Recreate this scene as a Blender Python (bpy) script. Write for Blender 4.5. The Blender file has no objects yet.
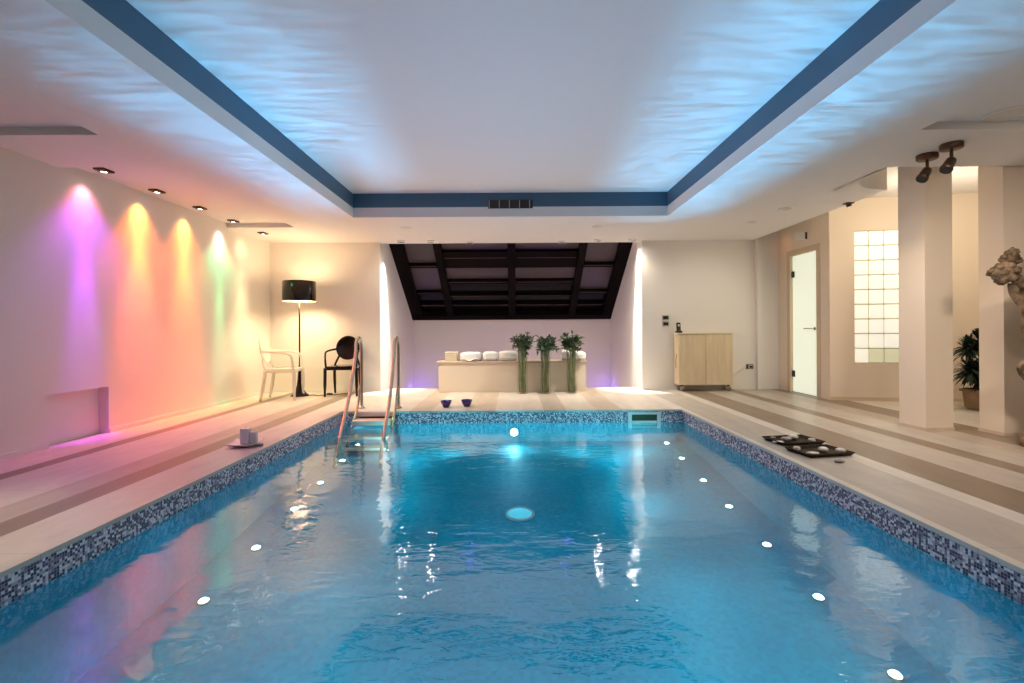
import bpy, bmesh, math, random
from mathutils import Vector, Matrix, noise as mnoise

random.seed(7)
SC = bpy.context.scene
COL = SC.collection
PI = math.pi

# ------------------------------------------------------------------ materials
def new_mat(name):
    m = bpy.data.materials.new(name)
    m.use_nodes = True
    return m, m.node_tree.nodes, m.node_tree.links

def mat(name, color, rough=0.5, metal=0.0, spec=0.5, emit=None, estr=0.0, bump=0.0, bscale=60.0,
        var=0.0, vscale=6.0, color2=None, coat=0.0, sheen=0.0, stretch=(1, 1, 1)):
    m, N, L = new_mat(name)
    b = N['Principled BSDF']
    b.inputs['Base Color'].default_value = (*color, 1)
    b.inputs['Roughness'].default_value = rough
    b.inputs['Metallic'].default_value = metal
    b.inputs['Specular IOR Level'].default_value = spec
    b.inputs['Coat Weight'].default_value = coat
    b.inputs['Sheen Weight'].default_value = sheen
    if emit:
        b.inputs['Emission Color'].default_value = (*emit, 1)
        b.inputs['Emission Strength'].default_value = estr
    tc = N.new('ShaderNodeTexCoord')
    mp = N.new('ShaderNodeMapping'); mp.inputs['Scale'].default_value = stretch
    L.new(tc.outputs['Object'], mp.inputs['Vector'])
    if color2 or var > 0:
        nz = N.new('ShaderNodeTexNoise'); nz.inputs['Scale'].default_value = vscale
        nz.inputs['Detail'].default_value = 6
        L.new(mp.outputs['Vector'], nz.inputs['Vector'])
        rp = N.new('ShaderNodeValToRGB')
        c2 = color2 or tuple(max(0, c * (1 - var)) for c in color)
        rp.color_ramp.elements[0].position = 0.35; rp.color_ramp.elements[1].position = 0.65
        rp.color_ramp.elements[0].color = (*c2, 1); rp.color_ramp.elements[1].color = (*color, 1)
        L.new(nz.outputs['Fac'], rp.inputs['Fac']); L.new(rp.outputs['Color'], b.inputs['Base Color'])
    if bump > 0:
        n2 = N.new('ShaderNodeTexNoise'); n2.inputs['Scale'].default_value = bscale
        n2.inputs['Detail'].default_value = 4
        L.new(mp.outputs['Vector'], n2.inputs['Vector'])
        bp = N.new('ShaderNodeBump'); bp.inputs['Strength'].default_value = bump
        bp.inputs['Distance'].default_value = 0.01
        L.new(n2.outputs['Fac'], bp.inputs['Height']); L.new(bp.outputs['Normal'], b.inputs['Normal'])
    return m

def math_node(N, L, op, a, b=None, c=None):
    n = N.new('ShaderNodeMath'); n.operation = op
    for i, v in enumerate((a, b, c)):
        if v is None: continue
        if isinstance(v, (int, float)): n.inputs[i].default_value = v
        else: L.new(v, n.inputs[i])
    return n.outputs[0]

def mosaic_fac(N, L, tile, off=0.0031):
    """cell noise colour value and grout factor for small square tiles on axis-aligned faces"""
    geo = N.new('ShaderNodeNewGeometry')
    vm = N.new('ShaderNodeVectorMath'); vm.operation = 'MULTIPLY_ADD'
    L.new(geo.outputs['Position'], vm.inputs[0])
    vm.inputs[1].default_value = (1 / tile,) * 3; vm.inputs[2].default_value = (off / tile + .37,) * 3
    fl = N.new('ShaderNodeVectorMath'); fl.operation = 'FLOOR'; L.new(vm.outputs[0], fl.inputs[0])
    fr = N.new('ShaderNodeVectorMath'); fr.operation = 'FRACTION'; L.new(vm.outputs[0], fr.inputs[0])
    wn = N.new('ShaderNodeTexWhiteNoise'); wn.noise_dimensions = '3D'; L.new(fl.outputs[0], wn.inputs['Vector'])
    sp = N.new('ShaderNodeSeparateXYZ'); L.new(fr.outputs[0], sp.inputs[0])
    sn = N.new('ShaderNodeSeparateXYZ'); L.new(geo.outputs['True Normal'], sn.inputs[0])
    g = None
    for ax in range(3):
        d = math_node(N, L, 'ABSOLUTE', math_node(N, L, 'SUBTRACT', sp.outputs[ax], 0.5))
        e = math_node(N, L, 'GREATER_THAN', d, 0.43)
        inpl = math_node(N, L, 'LESS_THAN', math_node(N, L, 'ABSOLUTE', sn.outputs[ax]), 0.5)
        e = math_node(N, L, 'MULTIPLY', e, inpl)
        g = e if g is None else math_node(N, L, 'MAXIMUM', g, e)
    return wn.outputs['Value'], g, geo

def ramp(N, stops, interp='LINEAR'):
    r = N.new('ShaderNodeValToRGB'); cr = r.color_ramp; cr.interpolation = interp
    while len(cr.elements) < len(stops): cr.elements.new(0.5)
    for e, (p, c) in zip(cr.elements, stops):
        e.position = p; e.color = (*c, 1)
    return r

def mix_rgb(N, L, fac, a, b):
    m = N.new('ShaderNodeMix'); m.data_type = 'RGBA'
    for sock, v in ((m.inputs['Factor'], fac), (m.inputs['A'], a), (m.inputs['B'], b)):
        if isinstance(v, (int, float)): sock.default_value = v
        elif isinstance(v, tuple): sock.default_value = (*v, 1)
        else: L.new(v, sock)
    return m.outputs['Result']

def pool_tile_material():
    m, N, L = new_mat('pool_mosaic')
    b = N['Principled BSDF']
    v1, g1, geo = mosaic_fac(N, L, 0.0138)
    r1 = ramp(N, [(0, (.030, .025, .075)), (.25, (.09, .065, .13)), (.41, (.24, .19, .27)), (.54, (.46, .41, .48)),
                  (.69, (.78, .72, .78)), (.85, (.92, .87, .90))], 'CONSTANT')
    L.new(v1, r1.inputs['Fac'])
    c1 = mix_rgb(N, L, math_node(N, L, 'MULTIPLY', g1, 0.7), r1.outputs['Color'], (.50, .46, .48))
    v2, g2, _ = mosaic_fac(N, L, 0.0276)
    r2 = ramp(N, [(0, (.002, .33, .43)), (.5, (.003, .38, .48)), (1, (.005, .43, .53))])
    L.new(v2, r2.inputs['Fac'])
    c2 = mix_rgb(N, L, math_node(N, L, 'MULTIPLY', g2, 0.4), r2.outputs['Color'], (.008, .42, .52))
    sp = N.new('ShaderNodeSeparateXYZ'); L.new(geo.outputs['Position'], sp.inputs[0])
    low = math_node(N, L, 'LESS_THAN', sp.outputs[2], -0.165)
    L.new(mix_rgb(N, L, low, c1, c2), b.inputs['Base Color'])
    b.inputs['Roughness'].default_value = 0.55
    return m

def deck_material():
    m, N, L = new_mat('striped_deck_stone')
    b = N['Principled BSDF']
    geo = N.new('ShaderNodeNewGeometry')
    sp = N.new('ShaderNodeSeparateXYZ'); L.new(geo.outputs['Position'], sp.inputs[0])
    light = (.64, .57, .49); mid = (.47, .40, .33); dark = (.27, .205, .15); pale = (.72, .67, .60); grey = (.52, .47, .41)
    tan = (.54, .44, .34)
    stops = [(-6, light), (-3.82, light), (-3.66, dark), (-3.52, light), (-2.99, mid), (-2.76, dark), (-2.57, light),
             (-2.17, light), (-1.35, tan), (-1.05, light), (-.62, tan), (-.25, light), (.35, mid), (.62, light), (1.0, tan), (1.35, light),
             (2.0, pale), (2.12, grey), (2.55, pale), (2.71, dark), (3.09, grey), (3.46, dark), (3.63, grey), (3.98, mid),
             (4.25, dark), (4.6, pale), (5.6, light)]
    rng = 12.0
    f = math_node(N, L, 'DIVIDE', math_node(N, L, 'ADD', sp.outputs[0], 6.0), rng)
    r = ramp(N, [((x + 6) / rng, c) for x, c in stops], 'CONSTANT')
    L.new(f, r.inputs['Fac'])
    mp = N.new('ShaderNodeMapping'); mp.inputs['Scale'].default_value = (3.2, 1.0, 1)
    L.new(geo.outputs['Position'], mp.inputs['Vector'])
    nz = N.new('ShaderNodeTexNoise'); nz.inputs['Scale'].default_value = 2.2; nz.inputs['Detail'].default_value = 8
    nz.inputs['Distortion'].default_value = .8
    L.new(mp.outputs['Vector'], nz.inputs['Vector'])
    vr = ramp(N, [(.25, (.86, .85, .84)), (.75, (1.08, 1.07, 1.06))]); L.new(nz.outputs['Fac'], vr.inputs['Fac'])
    mm = N.new('ShaderNodeMix'); mm.data_type = 'RGBA'; mm.blend_type = 'MULTIPLY'; mm.inputs['Factor'].default_value = 1
    L.new(r.outputs['Color'], mm.inputs['A']); L.new(vr.outputs['Color'], mm.inputs['B'])
    # thin joints across the stone every 0.9 m
    jy = math_node(N, L, 'FRACT', math_node(N, L, 'DIVIDE', math_node(N, L, 'ADD', sp.outputs[1], 30.2), 0.9))
    j = math_node(N, L, 'LESS_THAN', jy, 0.004)
    L.new(mix_rgb(N, L, math_node(N, L, 'MULTIPLY', j, .55), mm.outputs['Result'], (.22, .18, .14)), b.inputs['Base Color'])
    b.inputs['Roughness'].default_value = 0.38
    bp = N.new('ShaderNodeBump'); bp.inputs['Strength'].default_value = .12; bp.inputs['Distance'].default_value = .004
    L.new(nz.outputs['Fac'], bp.inputs['Height']); L.new(bp.outputs['Normal'], b.inputs['Normal'])
    return m

def water_material():
    m, N, L = new_mat('pool_water')
    N.remove(N['Principled BSDF'])
    out = N['Material Output']
    geo = N.new('ShaderNodeNewGeometry')
    def wave(scale, stretch, detail, dist):
        mp = N.new('ShaderNodeMapping'); mp.inputs['Scale'].default_value = stretch
        L.new(geo.outputs['Position'], mp.inputs['Vector'])
        nz = N.new('ShaderNodeTexNoise'); nz.inputs['Scale'].default_value = scale; nz.inputs['Detail'].default_value = detail
        nz.inputs['Distortion'].default_value = dist
        L.new(mp.outputs['Vector'], nz.inputs['Vector'])
        return nz.outputs['Fac']
    w1 = wave(1.6, (1.0, 1.3, 1), 2, .3)
    w2 = wave(11.0, (.7, 1.25, 1), 3, .4)
    h = math_node(N, L, 'ADD', math_node(N, L, 'MULTIPLY', w1, 1.0), math_node(N, L, 'MULTIPLY', w2, .26))
    bp = N.new('ShaderNodeBump'); bp.inputs['Strength'].default_value = .55; bp.inputs['Distance'].default_value = .02
    L.new(h, bp.inputs['Height'])
    tr = N.new('ShaderNodeBsdfTransparent'); tr.inputs['Color'].default_value = (.70, .95, .99, 1)
    gl = N.new('ShaderNodeBsdfGlossy'); gl.inputs['Roughness'].default_value = .05
    gl.inputs['Color'].default_value = (1, 1, 1, 1)
    L.new(bp.outputs['Normal'], gl.inputs['Normal'])
    fr = N.new('ShaderNodeFresnel'); fr.inputs['IOR'].default_value = 2.0
    L.new(bp.outputs['Normal'], fr.inputs['Normal'])
    mx = N.new('ShaderNodeMixShader')
    L.new(fr.outputs[0], mx.inputs[0]); L.new(tr.outputs[0], mx.inputs[1]); L.new(gl.outputs[0], mx.inputs[2])
    L.new(mx.outputs[0], out.inputs['Surface'])
    return m

def clear_material(name, tint, ior=1.45, rough=.02, diffuse=None, dfac=0.0):
    m, N, L = new_mat(name)
    N.remove(N['Principled BSDF']); out = N['Material Output']
    tr = N.new('ShaderNodeBsdfTransparent'); tr.inputs['Color'].default_value = (*tint, 1)
    gl = N.new('ShaderNodeBsdfGlossy'); gl.inputs['Roughness'].default_value = rough
    fr = N.new('ShaderNodeFresnel'); gg = N.new('ShaderNodeNewGeometry')
    L.new(math_node(N, L, 'ADD', ior, math_node(N, L, 'MULTIPLY', gg.outputs['Backfacing'], 1 / ior - ior)), fr.inputs['IOR'])
    base = tr
    if diffuse:
        df = N.new('ShaderNodeBsdfDiffuse'); df.inputs['Color'].default_value = (*diffuse, 1)
        m0 = N.new('ShaderNodeMixShader'); m0.inputs[0].default_value = dfac
        L.new(tr.outputs[0], m0.inputs[1]); L.new(df.outputs[0], m0.inputs[2]); base = m0
    mx = N.new('ShaderNodeMixShader'); L.new(fr.outputs[0], mx.inputs[0])
    L.new(base.outputs[0], mx.inputs[1]); L.new(gl.outputs[0], mx.inputs[2]); L.new(mx.outputs[0], out.inputs['Surface'])
    return m

M = {}
M['plaster'] = mat('white_plaster', (.80, .76, .71), .7, bump=.05, bscale=40)
M['dark_wall'] = mat('low_bounce_plaster', (.22, .19, .16), .8, bump=.05, bscale=40)  # unseen front wall made dark to cut bounced light
M['ceil'] = mat('ceiling_paint', (.80, .78, .76), .75, bump=.04, bscale=30)
M['warm_plaster'] = mat('warm_plaster', (.82, .71, .58), .7, bump=.05, bscale=40)
M['blue_band'] = mat('blue_cove_band', (.06, .135, .215), .6)  # deep blue upper part of the recess side
M['deck'] = deck_material()
M['pool'] = pool_tile_material()
M['water'] = water_material()
M['black_gloss'] = mat('black_gloss_plastic', (.008, .004, .004), .10, spec=.35)
M['black_wood'] = mat('dark_window_timber', (.006, .004, .004), .7, spec=.03, bump=.1, bscale=20, stretch=(1, 10, 10))
M['black'] = mat('black_plastic', (.015, .014, .014), .4)
M['chrome'] = mat('polished_steel', (.52, .46, .38), .24, 1.0)
M['steel'] = mat('brushed_steel', (.55, .52, .48), .35, 1.0)
M['bronze'] = mat('bronze_metal', (.10, .06, .04), .38, .7)
M['maple'] = mat('maple_veneer', (.76, .64, .43), .42, color2=(.68, .55, .35), vscale=3, stretch=(6, 6, .7), bump=.03)
M['maple_pale'] = mat('maple_edge', (.80, .70, .50), .42)
M['bench'] = mat('cream_lacquer', (.80, .70, .56), .5)
M['bench_top'] = mat('beige_stone_top', (.66, .52, .40), .4, var=.15, vscale=8)
M['towel'] = mat('white_towelling', (.88, .85, .80), .95, bump=.6, bscale=120, sheen=.3)
M['boxcard'] = mat('woven_box', (.66, .58, .42), .8, bump=.4, bscale=90)
M['bamboo'] = mat('bamboo_green', (.13, .17, .075), .5, color2=(.27, .29, .15), vscale=9, stretch=(1, 1, 3))
M['leaf'] = mat('dark_leaf', (.045, .085, .04), .55, color2=(.10, .14, .075), vscale=14)
M['leaf_dark'] = mat('palm_leaf', (.012, .025, .014), .5, color2=(.02, .04, .022), vscale=10)
M['bark'] = mat('trunk_bark', (.14, .09, .05), .9, bump=.5, bscale=40)
M['terracotta'] = mat('clay_pot', (.34, .22, .11), .75, var=.25, vscale=8)
M['soil'] = mat('soil', (.03, .02, .014), 1.0, bump=.8, bscale=50)
M['glass'] = clear_material('clear_glass', (.93, .96, .93))
M['ghost'] = clear_material('milky_polycarbonate', (.97, .96, .92), 1.5, .08, (.90, .88, .80), .62)
M['bowl'] = mat('violet_glaze', (.035, .02, .20), .15, coat=.5)
M['bowl_in'] = mat('violet_glaze_inside', (.05, .03, .22), .2)
M['tray'] = mat('dark_lacquer', (.030, .017, .010), .5, spec=.2)
M['shell'] = mat('white_shell', (.90, .86, .78), .55, color2=(.80, .74, .64), vscale=22, bump=.2, bscale=60)
M['pebble'] = mat('grey_pebble', (.56, .52, .46), .6, var=.3, vscale=20)
M['china'] = mat('white_china', (.85, .80, .78), .25)
M['wax'] = mat('white_candle_wax', (.82, .76, .74), .5)
M['statue'] = mat('weathered_carved_wood', (.33, .235, .15), .85, color2=(.045, .022, .010), vscale=13, bump=1.0, bscale=35)
M['statue_base'] = mat('carved_wood_base', (.33, .22, .12), .8, color2=(.16, .09, .045), vscale=10, bump=.5, bscale=40)
M['white'] = mat('white_plastic', (.80, .78, .74), .4)
M['door_trim'] = mat('beige_door_frame', (.66, .53, .38), .5)
M['step'] = mat('beige_step_stone', (.70, .58, .46), .45, var=.12, vscale=8)
M['slot_shade'] = mat('painted_slot_shade', (.02, .022, .02), .7)
M['skimmer_in'] = mat('skimmer_throat', (.03, .07, .03), .6)
M['pane'] = mat('pane_painted_reflection', (.055, .040, .045), .35, spec=.3)  # room light reflected in the glass is put into this mauve colour
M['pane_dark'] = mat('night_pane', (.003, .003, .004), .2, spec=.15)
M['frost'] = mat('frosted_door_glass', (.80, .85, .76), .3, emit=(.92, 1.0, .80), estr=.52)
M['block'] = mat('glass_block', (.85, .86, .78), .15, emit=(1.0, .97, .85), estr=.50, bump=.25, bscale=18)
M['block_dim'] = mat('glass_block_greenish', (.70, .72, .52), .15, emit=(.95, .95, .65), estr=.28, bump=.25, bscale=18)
M['grout'] = mat('block_mortar', (.50, .47, .30), .8)
M['lamp_white'] = mat('lamp_face', (1, 1, 1), .5, emit=(1, .93, .82), estr=14)
M['bulb'] = mat('lamp_bulb', (1, 1, 1), .5, emit=(1, .80, .55), estr=3)
M['lamp_off'] = mat('lamp_lens_off', (.66, .62, .55), .35)
M['lamp_niche'] = mat('niche_lamp_face', (1, 1, 1), .5, emit=(1, .96, .9), estr=115)
M['lamp_blue'] = mat('blue_lamp_face', (.1, .1, 1), .5, emit=(.10, .08, 1), estr=30)
M['pool_lamp'] = mat('pool_lamp_lens', (.9, .97, 1), .4, emit=(.72, .90, 1), estr=16)
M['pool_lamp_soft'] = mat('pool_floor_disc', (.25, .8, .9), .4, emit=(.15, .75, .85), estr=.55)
M['shade_in'] = mat('gold_shade_lining', (.85, .75, .5), .4)
M['grille'] = mat('vent_grille', (.03, .03, .035), .5)

# ------------------------------------------------------------------ geometry helpers
def xf(pts, m):
    return [m @ Vector(p) for p in pts]

def add_box(bm, x0, x1, y0, y1, z0, z1, m=None, mi=0):
    co = [(x0, y0, z0), (x1, y0, z0), (x1, y1, z0), (x0, y1, z0), (x0, y0, z1), (x1, y0, z1), (x1, y1, z1), (x0, y1, z1)]
    if m is not None: co = xf(co, m)
    v = [bm.verts.new(c) for c in co]
    fs = []
    for f in ((3, 2, 1, 0), (4, 5, 6, 7), (0, 1, 5, 4), (1, 2, 6, 5), (2, 3, 7, 6), (3, 0, 4, 7)):
        fc = bm.faces.new([v[i] for i in f]); fc.material_index = mi; fs.append(fc)
    return v, fs

def bevel_box(bm, x0, x1, y0, y1, z0, z1, r=.006, m=None, seg=2):
    t = bmesh.new(); add_box(t, x0, x1, y0, y1, z0, z1)
    bmesh.ops.bevel(t, geom=t.edges[:], offset=r, segments=seg, affect='EDGES', profile=.7)
    merge(bm, t, m); t.free()

def merge(bm, t, m=None, mi=None):
    mp = {}
    for v in t.verts:
        mp[v] = bm.verts.new((m @ v.co) if m is not None else v.co)
    for f in t.faces:
        try:
            nf = bm.faces.new([mp[v] for v in f.verts]); nf.smooth = f.smooth
            nf.material_index = f.material_index if mi is None else mi
        except ValueError: pass

def catmull(pts, n=6):
    P = [Vector(p) for p in pts]; out = []
    for i in range(len(P) - 1):
        p0 = P[max(i - 1, 0)]; p1 = P[i]; p2 = P[i + 1]; p3 = P[min(i + 2, len(P) - 1)]
        for k in range(n):
            t = k / n
            out.append(.5 * ((2 * p1) + (-p0 + p2) * t + (2 * p0 - 5 * p1 + 4 * p2 - p3) * t * t + (-p0 + 3 * p1 - 3 * p2 + p3) * t ** 3))
    out.append(P[-1]); return out

def add_tube(bm, pts, r, seg=10, m=None, caps=True, flat=1.0, mi=0):
    P = [Vector(p) for p in pts]
    if m is not None: P = [m @ p for p in P]
    n = len(P); R = r if isinstance(r, (list, tuple)) else [r] * n
    tan = []
    for i in range(n):
        a = P[max(i - 1, 0)]; b = P[min(i + 1, n - 1)]
        tan.append((b - a).normalized())
    ref = Vector((0, 0, 1)) if abs(tan[0].z) < .9 else Vector((1, 0, 0))
    u = tan[0].cross(ref).normalized(); rings = []
    for i in range(n):
        u = (u - tan[i] * u.dot(tan[i])).normalized(); w = tan[i].cross(u)
        rings.append([bm.verts.new(P[i] + (u * math.cos(2 * PI * k / seg) + w * math.sin(2 * PI * k / seg) * flat) * R[i]) for k in range(seg)])
    for i in range(n - 1):
        for k in range(seg):
            f = bm.faces.new((rings[i][k], rings[i][(k + 1) % seg], rings[i + 1][(k + 1) % seg], rings[i + 1][k]))
            f.smooth = True; f.material_index = mi
    if caps:
        bm.faces.new(rings[0][::-1]).material_index = mi; bm.faces.new(rings[-1]).material_index = mi

def add_lathe(bm, prof, seg=32, m=None, closed_ends=True, mi=0, ang=2 * PI):
    rings = []
    for r, z in prof:
        if r < 1e-6:
            p = Vector((0, 0, z)); rings.append([bm.verts.new(m @ p if m is not None else p)])
        else:
            ring = []
            for k in range(seg):
                p = Vector((r * math.cos(2 * PI * k / seg), r * math.sin(2 * PI * k / seg), z))
                ring.append(bm.verts.new(m @ p if m is not None else p))
            rings.append(ring)
    for a, b in zip(rings, rings[1:]):
        for k in range(seg):
            k2 = (k + 1) % seg
            if len(a) == 1 and len(b) == 1: continue
            if len(a) == 1: vs = (a[0], b[k2], b[k])
            elif len(b) == 1: vs = (a[k], a[k2], b[0])
            else: vs = (a[k], a[k2], b[k2], b[k])
            f = bm.faces.new(vs); f.smooth = True; f.material_index = mi

def add_blob(bm, c, rad, sub=2, jitter=0.0, m=None, seed=0, freq=3.0, smooth=True):
    t = bmesh.new(); bmesh.ops.create_icosphere(t, subdivisions=sub, radius=1)
    for v in t.verts:
        d = v.co.copy()
        k = 1 + jitter * mnoise.noise(d * freq + Vector((seed * 3.1, seed * 1.7, seed)))
        v.co = Vector((d.x * rad[0] * k, d.y * rad[1] * k, d.z * rad[2] * k))
    for f in t.faces: f.smooth = smooth
    mm = Matrix.Translation(c) if m is None else Matrix.Translation(c) @ m
    merge(bm, t, mm); t.free()

def obj(name, bm, material, parent=None, autosmooth=False, loc=None):
    bmesh.ops.recalc_face_normals(bm, faces=bm.faces[:])
    me = bpy.data.meshes.new(name); bm.to_mesh(me); bm.free()
    ms = material if isinstance(material, (list, tuple)) else [material]
    for mm in ms: me.materials.append(mm)
    o = bpy.data.objects.new(name, me); COL.objects.link(o)
    if parent is not None: o.parent = parent
    if loc is not None: o.location = loc
    return o

def tag(o, label, cat, group=None, kind=None):
    o['label'] = label; o['category'] = cat
    if group: o['group'] = group
    if kind: o['kind'] = kind
    return o

def thing(name, label, cat, loc=(0, 0, 0), rz=0.0, group=None):
    o = bpy.data.objects.new(name, None); COL.objects.link(o)
    o.location = loc; o.rotation_euler = (0, 0, rz); o.empty_display_size = .1
    return tag(o, label, cat, group)

def struct(name, bm, material, parent=None):
    o = obj(name, bm, material, parent)
    if parent is None: o['kind'] = 'structure'
    return o

def dup(root, label, loc=None, rz=None, group=None):
    r = root.copy(); COL.objects.link(r); r['label'] = label
    if loc is not None: r.location = loc
    if rz is not None: r.rotation_euler = (0, 0, rz)
    if group: r['group'] = group
    for ch in list(root.children):
        c = ch.copy(); COL.objects.link(c); c.parent = r
        for g in list(ch.children):
            d = g.copy(); COL.objects.link(d); d.parent = c
    return r

def light(name, kind, loc, energy, color, target=None, size=.03, angle=60, blend=.6, gobo=None):
    d = bpy.data.lights.new(name, kind); d.energy = energy; d.color = color
    if kind == 'AREA': d.size = size
    else: d.shadow_soft_size = size
    if kind == 'SPOT': d.spot_size = math.radians(angle); d.spot_blend = blend
    o = bpy.data.objects.new(name, d); COL.objects.link(o); o.location = loc
    if target is not None:
        o.rotation_euler = (Vector(target) - Vector(loc)).to_track_quat('-Z', 'Y').to_euler()
    if gobo is not None:
        d.use_nodes = True; N = d.node_tree.nodes; L = d.node_tree.links
        em = N['Emission']
        tc = N.new('ShaderNodeTexCoord'); sp = N.new('ShaderNodeSeparateXYZ'); L.new(tc.outputs['Normal'], sp.inputs[0])
        px = math_node(N, L, 'DIVIDE', sp.outputs[0], sp.outputs[2]); py = math_node(N, L, 'DIVIDE', sp.outputs[1], sp.outputs[2])
        cb = N.new('ShaderNodeCombineXYZ')
        L.new(math_node(N, L, 'ADD', math_node(N, L, 'MULTIPLY', px, 10.0), gobo * 7.3), cb.inputs[0])
        L.new(math_node(N, L, 'ADD', math_node(N, L, 'MULTIPLY', py, 62.0), gobo * 3.9), cb.inputs[1])
        nz = N.new('ShaderNodeTexNoise'); nz.inputs['Scale'].default_value = 1.0; nz.inputs['Detail'].default_value = 3
        nz.inputs['Distortion'].default_value = .8
        L.new(cb.outputs[0], nz.inputs['Vector'])
        mr = N.new('ShaderNodeMapRange'); mr.inputs['From Min'].default_value = .34; mr.inputs['From Max'].default_value = .68
        mr.inputs['To Min'].default_value = .25; mr.inputs['To Max'].default_value = 2.3
        L.new(nz.outputs['Fac'], mr.inputs['Value']); L.new(mr.outputs[0], em.inputs['Strength'])
    return o

# ------------------------------------------------------------------ dimensions (metres; the eye is 1 m above the deck)
PXL, PXR, PY0, PY1 = -2.17, 2.12, .4, 6.09     # pool edge
WATER = -.155
WL, WB = -4.05, 8.08                            # left wall, back wall
ZS, ZC, ZR, ZRB, ZN = 2.48, 2.54, 2.79, 2.80, 2.92
NXL, NXR = -2.217, 2.14                         # roof-window niche
YF = -2.6                                       # wall behind the camera
XR = 6.7

# ------------------------------------------------------------------ floor, pool
bm = bmesh.new()
ov = .018
def slab(x0, x1, y0, y1):
    add_box(bm, x0, x1, y0, y1, -.024, 0)
slab(-4.3, PXL + ov, YF - .2, WB + .1)
slab(PXR - ov, XR + .2, YF - .2, WB + .3)
slab(PXL + ov, PXR - ov, PY1 - ov, 8.45)
slab(PXL + ov, PXR - ov, YF - .2, PY0 + ov)
struct('floor', bm, M['deck'])

def zfloor(y):
    return -.40 - .32 * (6.06 - y) / 3.67
bm = bmesh.new()
def quad(*p):
    return bm.faces.new([bm.verts.new(q) for q in p])
zf0, zf1 = zfloor(PY0), zfloor(PY1)
quad((PXL, PY0, zf0), (PXR, PY0, zf0), (PXR, PY1, zf1), (PXL, PY1, zf1))
quad((PXL, PY0, -.02), (PXL, PY1, -.02), (PXL, PY1, zf1), (PXL, PY0, zf0))
quad((PXR, PY0, -.02), (PXR, PY1, -.02), (PXR, PY1, zf1), (PXR, PY0, zf0))
quad((PXL, PY1, -.02), (PXR, PY1, -.02), (PXR, PY1, zf1), (PXL, PY1, zf1))
quad((PXL, PY0, -.02), (PXR, PY0, -.02), (PXR, PY0, zf0), (PXL, PY0, zf0))
struct('pool_basin', bm, M['pool'])

bm = bmesh.new()
quad((PXL, PY0, WATER), (PXR, PY0, WATER), (PXR, PY1, WATER), (PXL, PY1, WATER))
o = obj('pool_water', bm, M['water'])
tag(o, 'clear blue water filling the indoor swimming pool', 'water', kind='stuff')

# ------------------------------------------------------------------ walls
bm = bmesh.new()
ry0, ry1, rz = 4.21, 4.85, .465
add_box(bm, WL - .25, WL, YF, ry0, -.04, 2.6)
add_box(bm, WL - .25, WL, ry1, WB + .1, -.04, 2.6)
add_box(bm, WL - .25, WL, ry0, ry1, rz, 2.6)
add_box(bm, WL - .25, WL - .10, ry0, ry1, -.04, rz)
struct('wall_left', bm, M['plaster'])
bm = bmesh.new()
add_box(bm, WL, WL + .012, YF, ry0, 0, .045)
add_box(bm, WL, WL + .012, ry1, WB, 0, .045)
struct('baseboard_left', bm, M['plaster'])

bm = bmesh.new()
add_box(bm, WL - .25, NXL, WB, WB + .12, -.04, 3.0)
add_box(bm, NXR, 4.6, WB, WB + .12, -.04, 3.0)
struct('wall_back', bm, M['plaster'])
bm = bmesh.new()
add_box(bm, 4.03, 4.10, WB - .07, WB, 0, ZS)
struct('trim_1', bm, M['plaster'])
bm = bmesh.new()
add_box(bm, WL + .02, NXL - .02, WB - .010, WB, 0, .04)
add_box(bm, NXR + .02, 4.03, WB - .010, WB, 0, .04)
add_box(bm, 4.10, 4.40, WB - .010, WB, 0, .04)
struct('baseboard_back', bm, M['plaster'])

# niche behind the back wall
NYB = 10.73
bm = bmesh.new(); add_box(bm, NXL - .12, NXL, WB + .12, NYB + .1, -.6, 3.0); struct('wall_niche_left', bm, M['plaster'])
bm = bmesh.new(); add_box(bm, NXR, NXR + .12, WB + .12, NYB + .1, -.6, 3.0); struct('wall_niche_right', bm, M['plaster'])
bm = bmesh.new(); add_box(bm, NXL, NXR, NYB, NYB + .1, -.6, 1.36); struct('wall_niche_back', bm, M['plaster'])
bm = bmesh.new(); add_box(bm, NXL - .1, NXR + .1, 8.45, NYB + .1, -.6, -.5); add_box(bm, NXL, NXR, 8.40, 8.45, -.5, -.024)
struct('floor_niche', bm, M['plaster'])

# right-hand walls
DX = 4.42
bm = bmesh.new()
dy0, dy1, dz1 = 6.97, 7.81, 2.235
add_box(bm, DX, DX + .14, dy1, WB, -.04, 2.9)
add_box(bm, DX, DX + .14, 6.80, dy0, -.04, 2.9)
add_box(bm, DX, DX + .14, dy0, dy1, dz1, 2.9)
struct('wall_door_side', bm, M['warm_plaster'])
ub = Vector((.984, -.177, 0)); W0 = Vector((DX, 6.78, 0))
MB = Matrix.Translation(W0) @ Matrix.Rotation(math.atan2(ub.y, ub.x), 4, 'Z')
bx0, bz0, bp_x, bp_z, bcols, brows = .315, .52, .187, .2033, 4, 9
bx1 = bx0 + bp_x * bcols; bz1 = bz0 + bp_z * brows
bm = bmesh.new()
add_box(bm, 0, bx0, 0, .14, -.04, 2.9, MB)
add_box(bm, bx1, 2.6, 0, .14, -.04, 2.9, MB)
add_box(bm, bx0, bx1, 0, .14, -.04, bz0, MB)
add_box(bm, bx0, bx1, 0, .14, bz1, 2.9, MB)
struct('wall_glass_block_side', bm, M['warm_plaster'])
bm = bmesh.new(); add_box(bm, .01, 2.5, -.012, 0, 0, .05, MB); struct('baseboard_right', bm, M['door_trim'])
bm = bmesh.new(); add_box(bm, XR, XR + .15, YF, 6.6, -.04, 2.9); struct('wall_right', bm, M['warm_plaster'])
bm = bmesh.new(); add_box(bm, -4.3, XR + .15, YF - .12, YF, -.04, 2.9); struct('wall_front', bm, M['dark_wall'])

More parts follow.
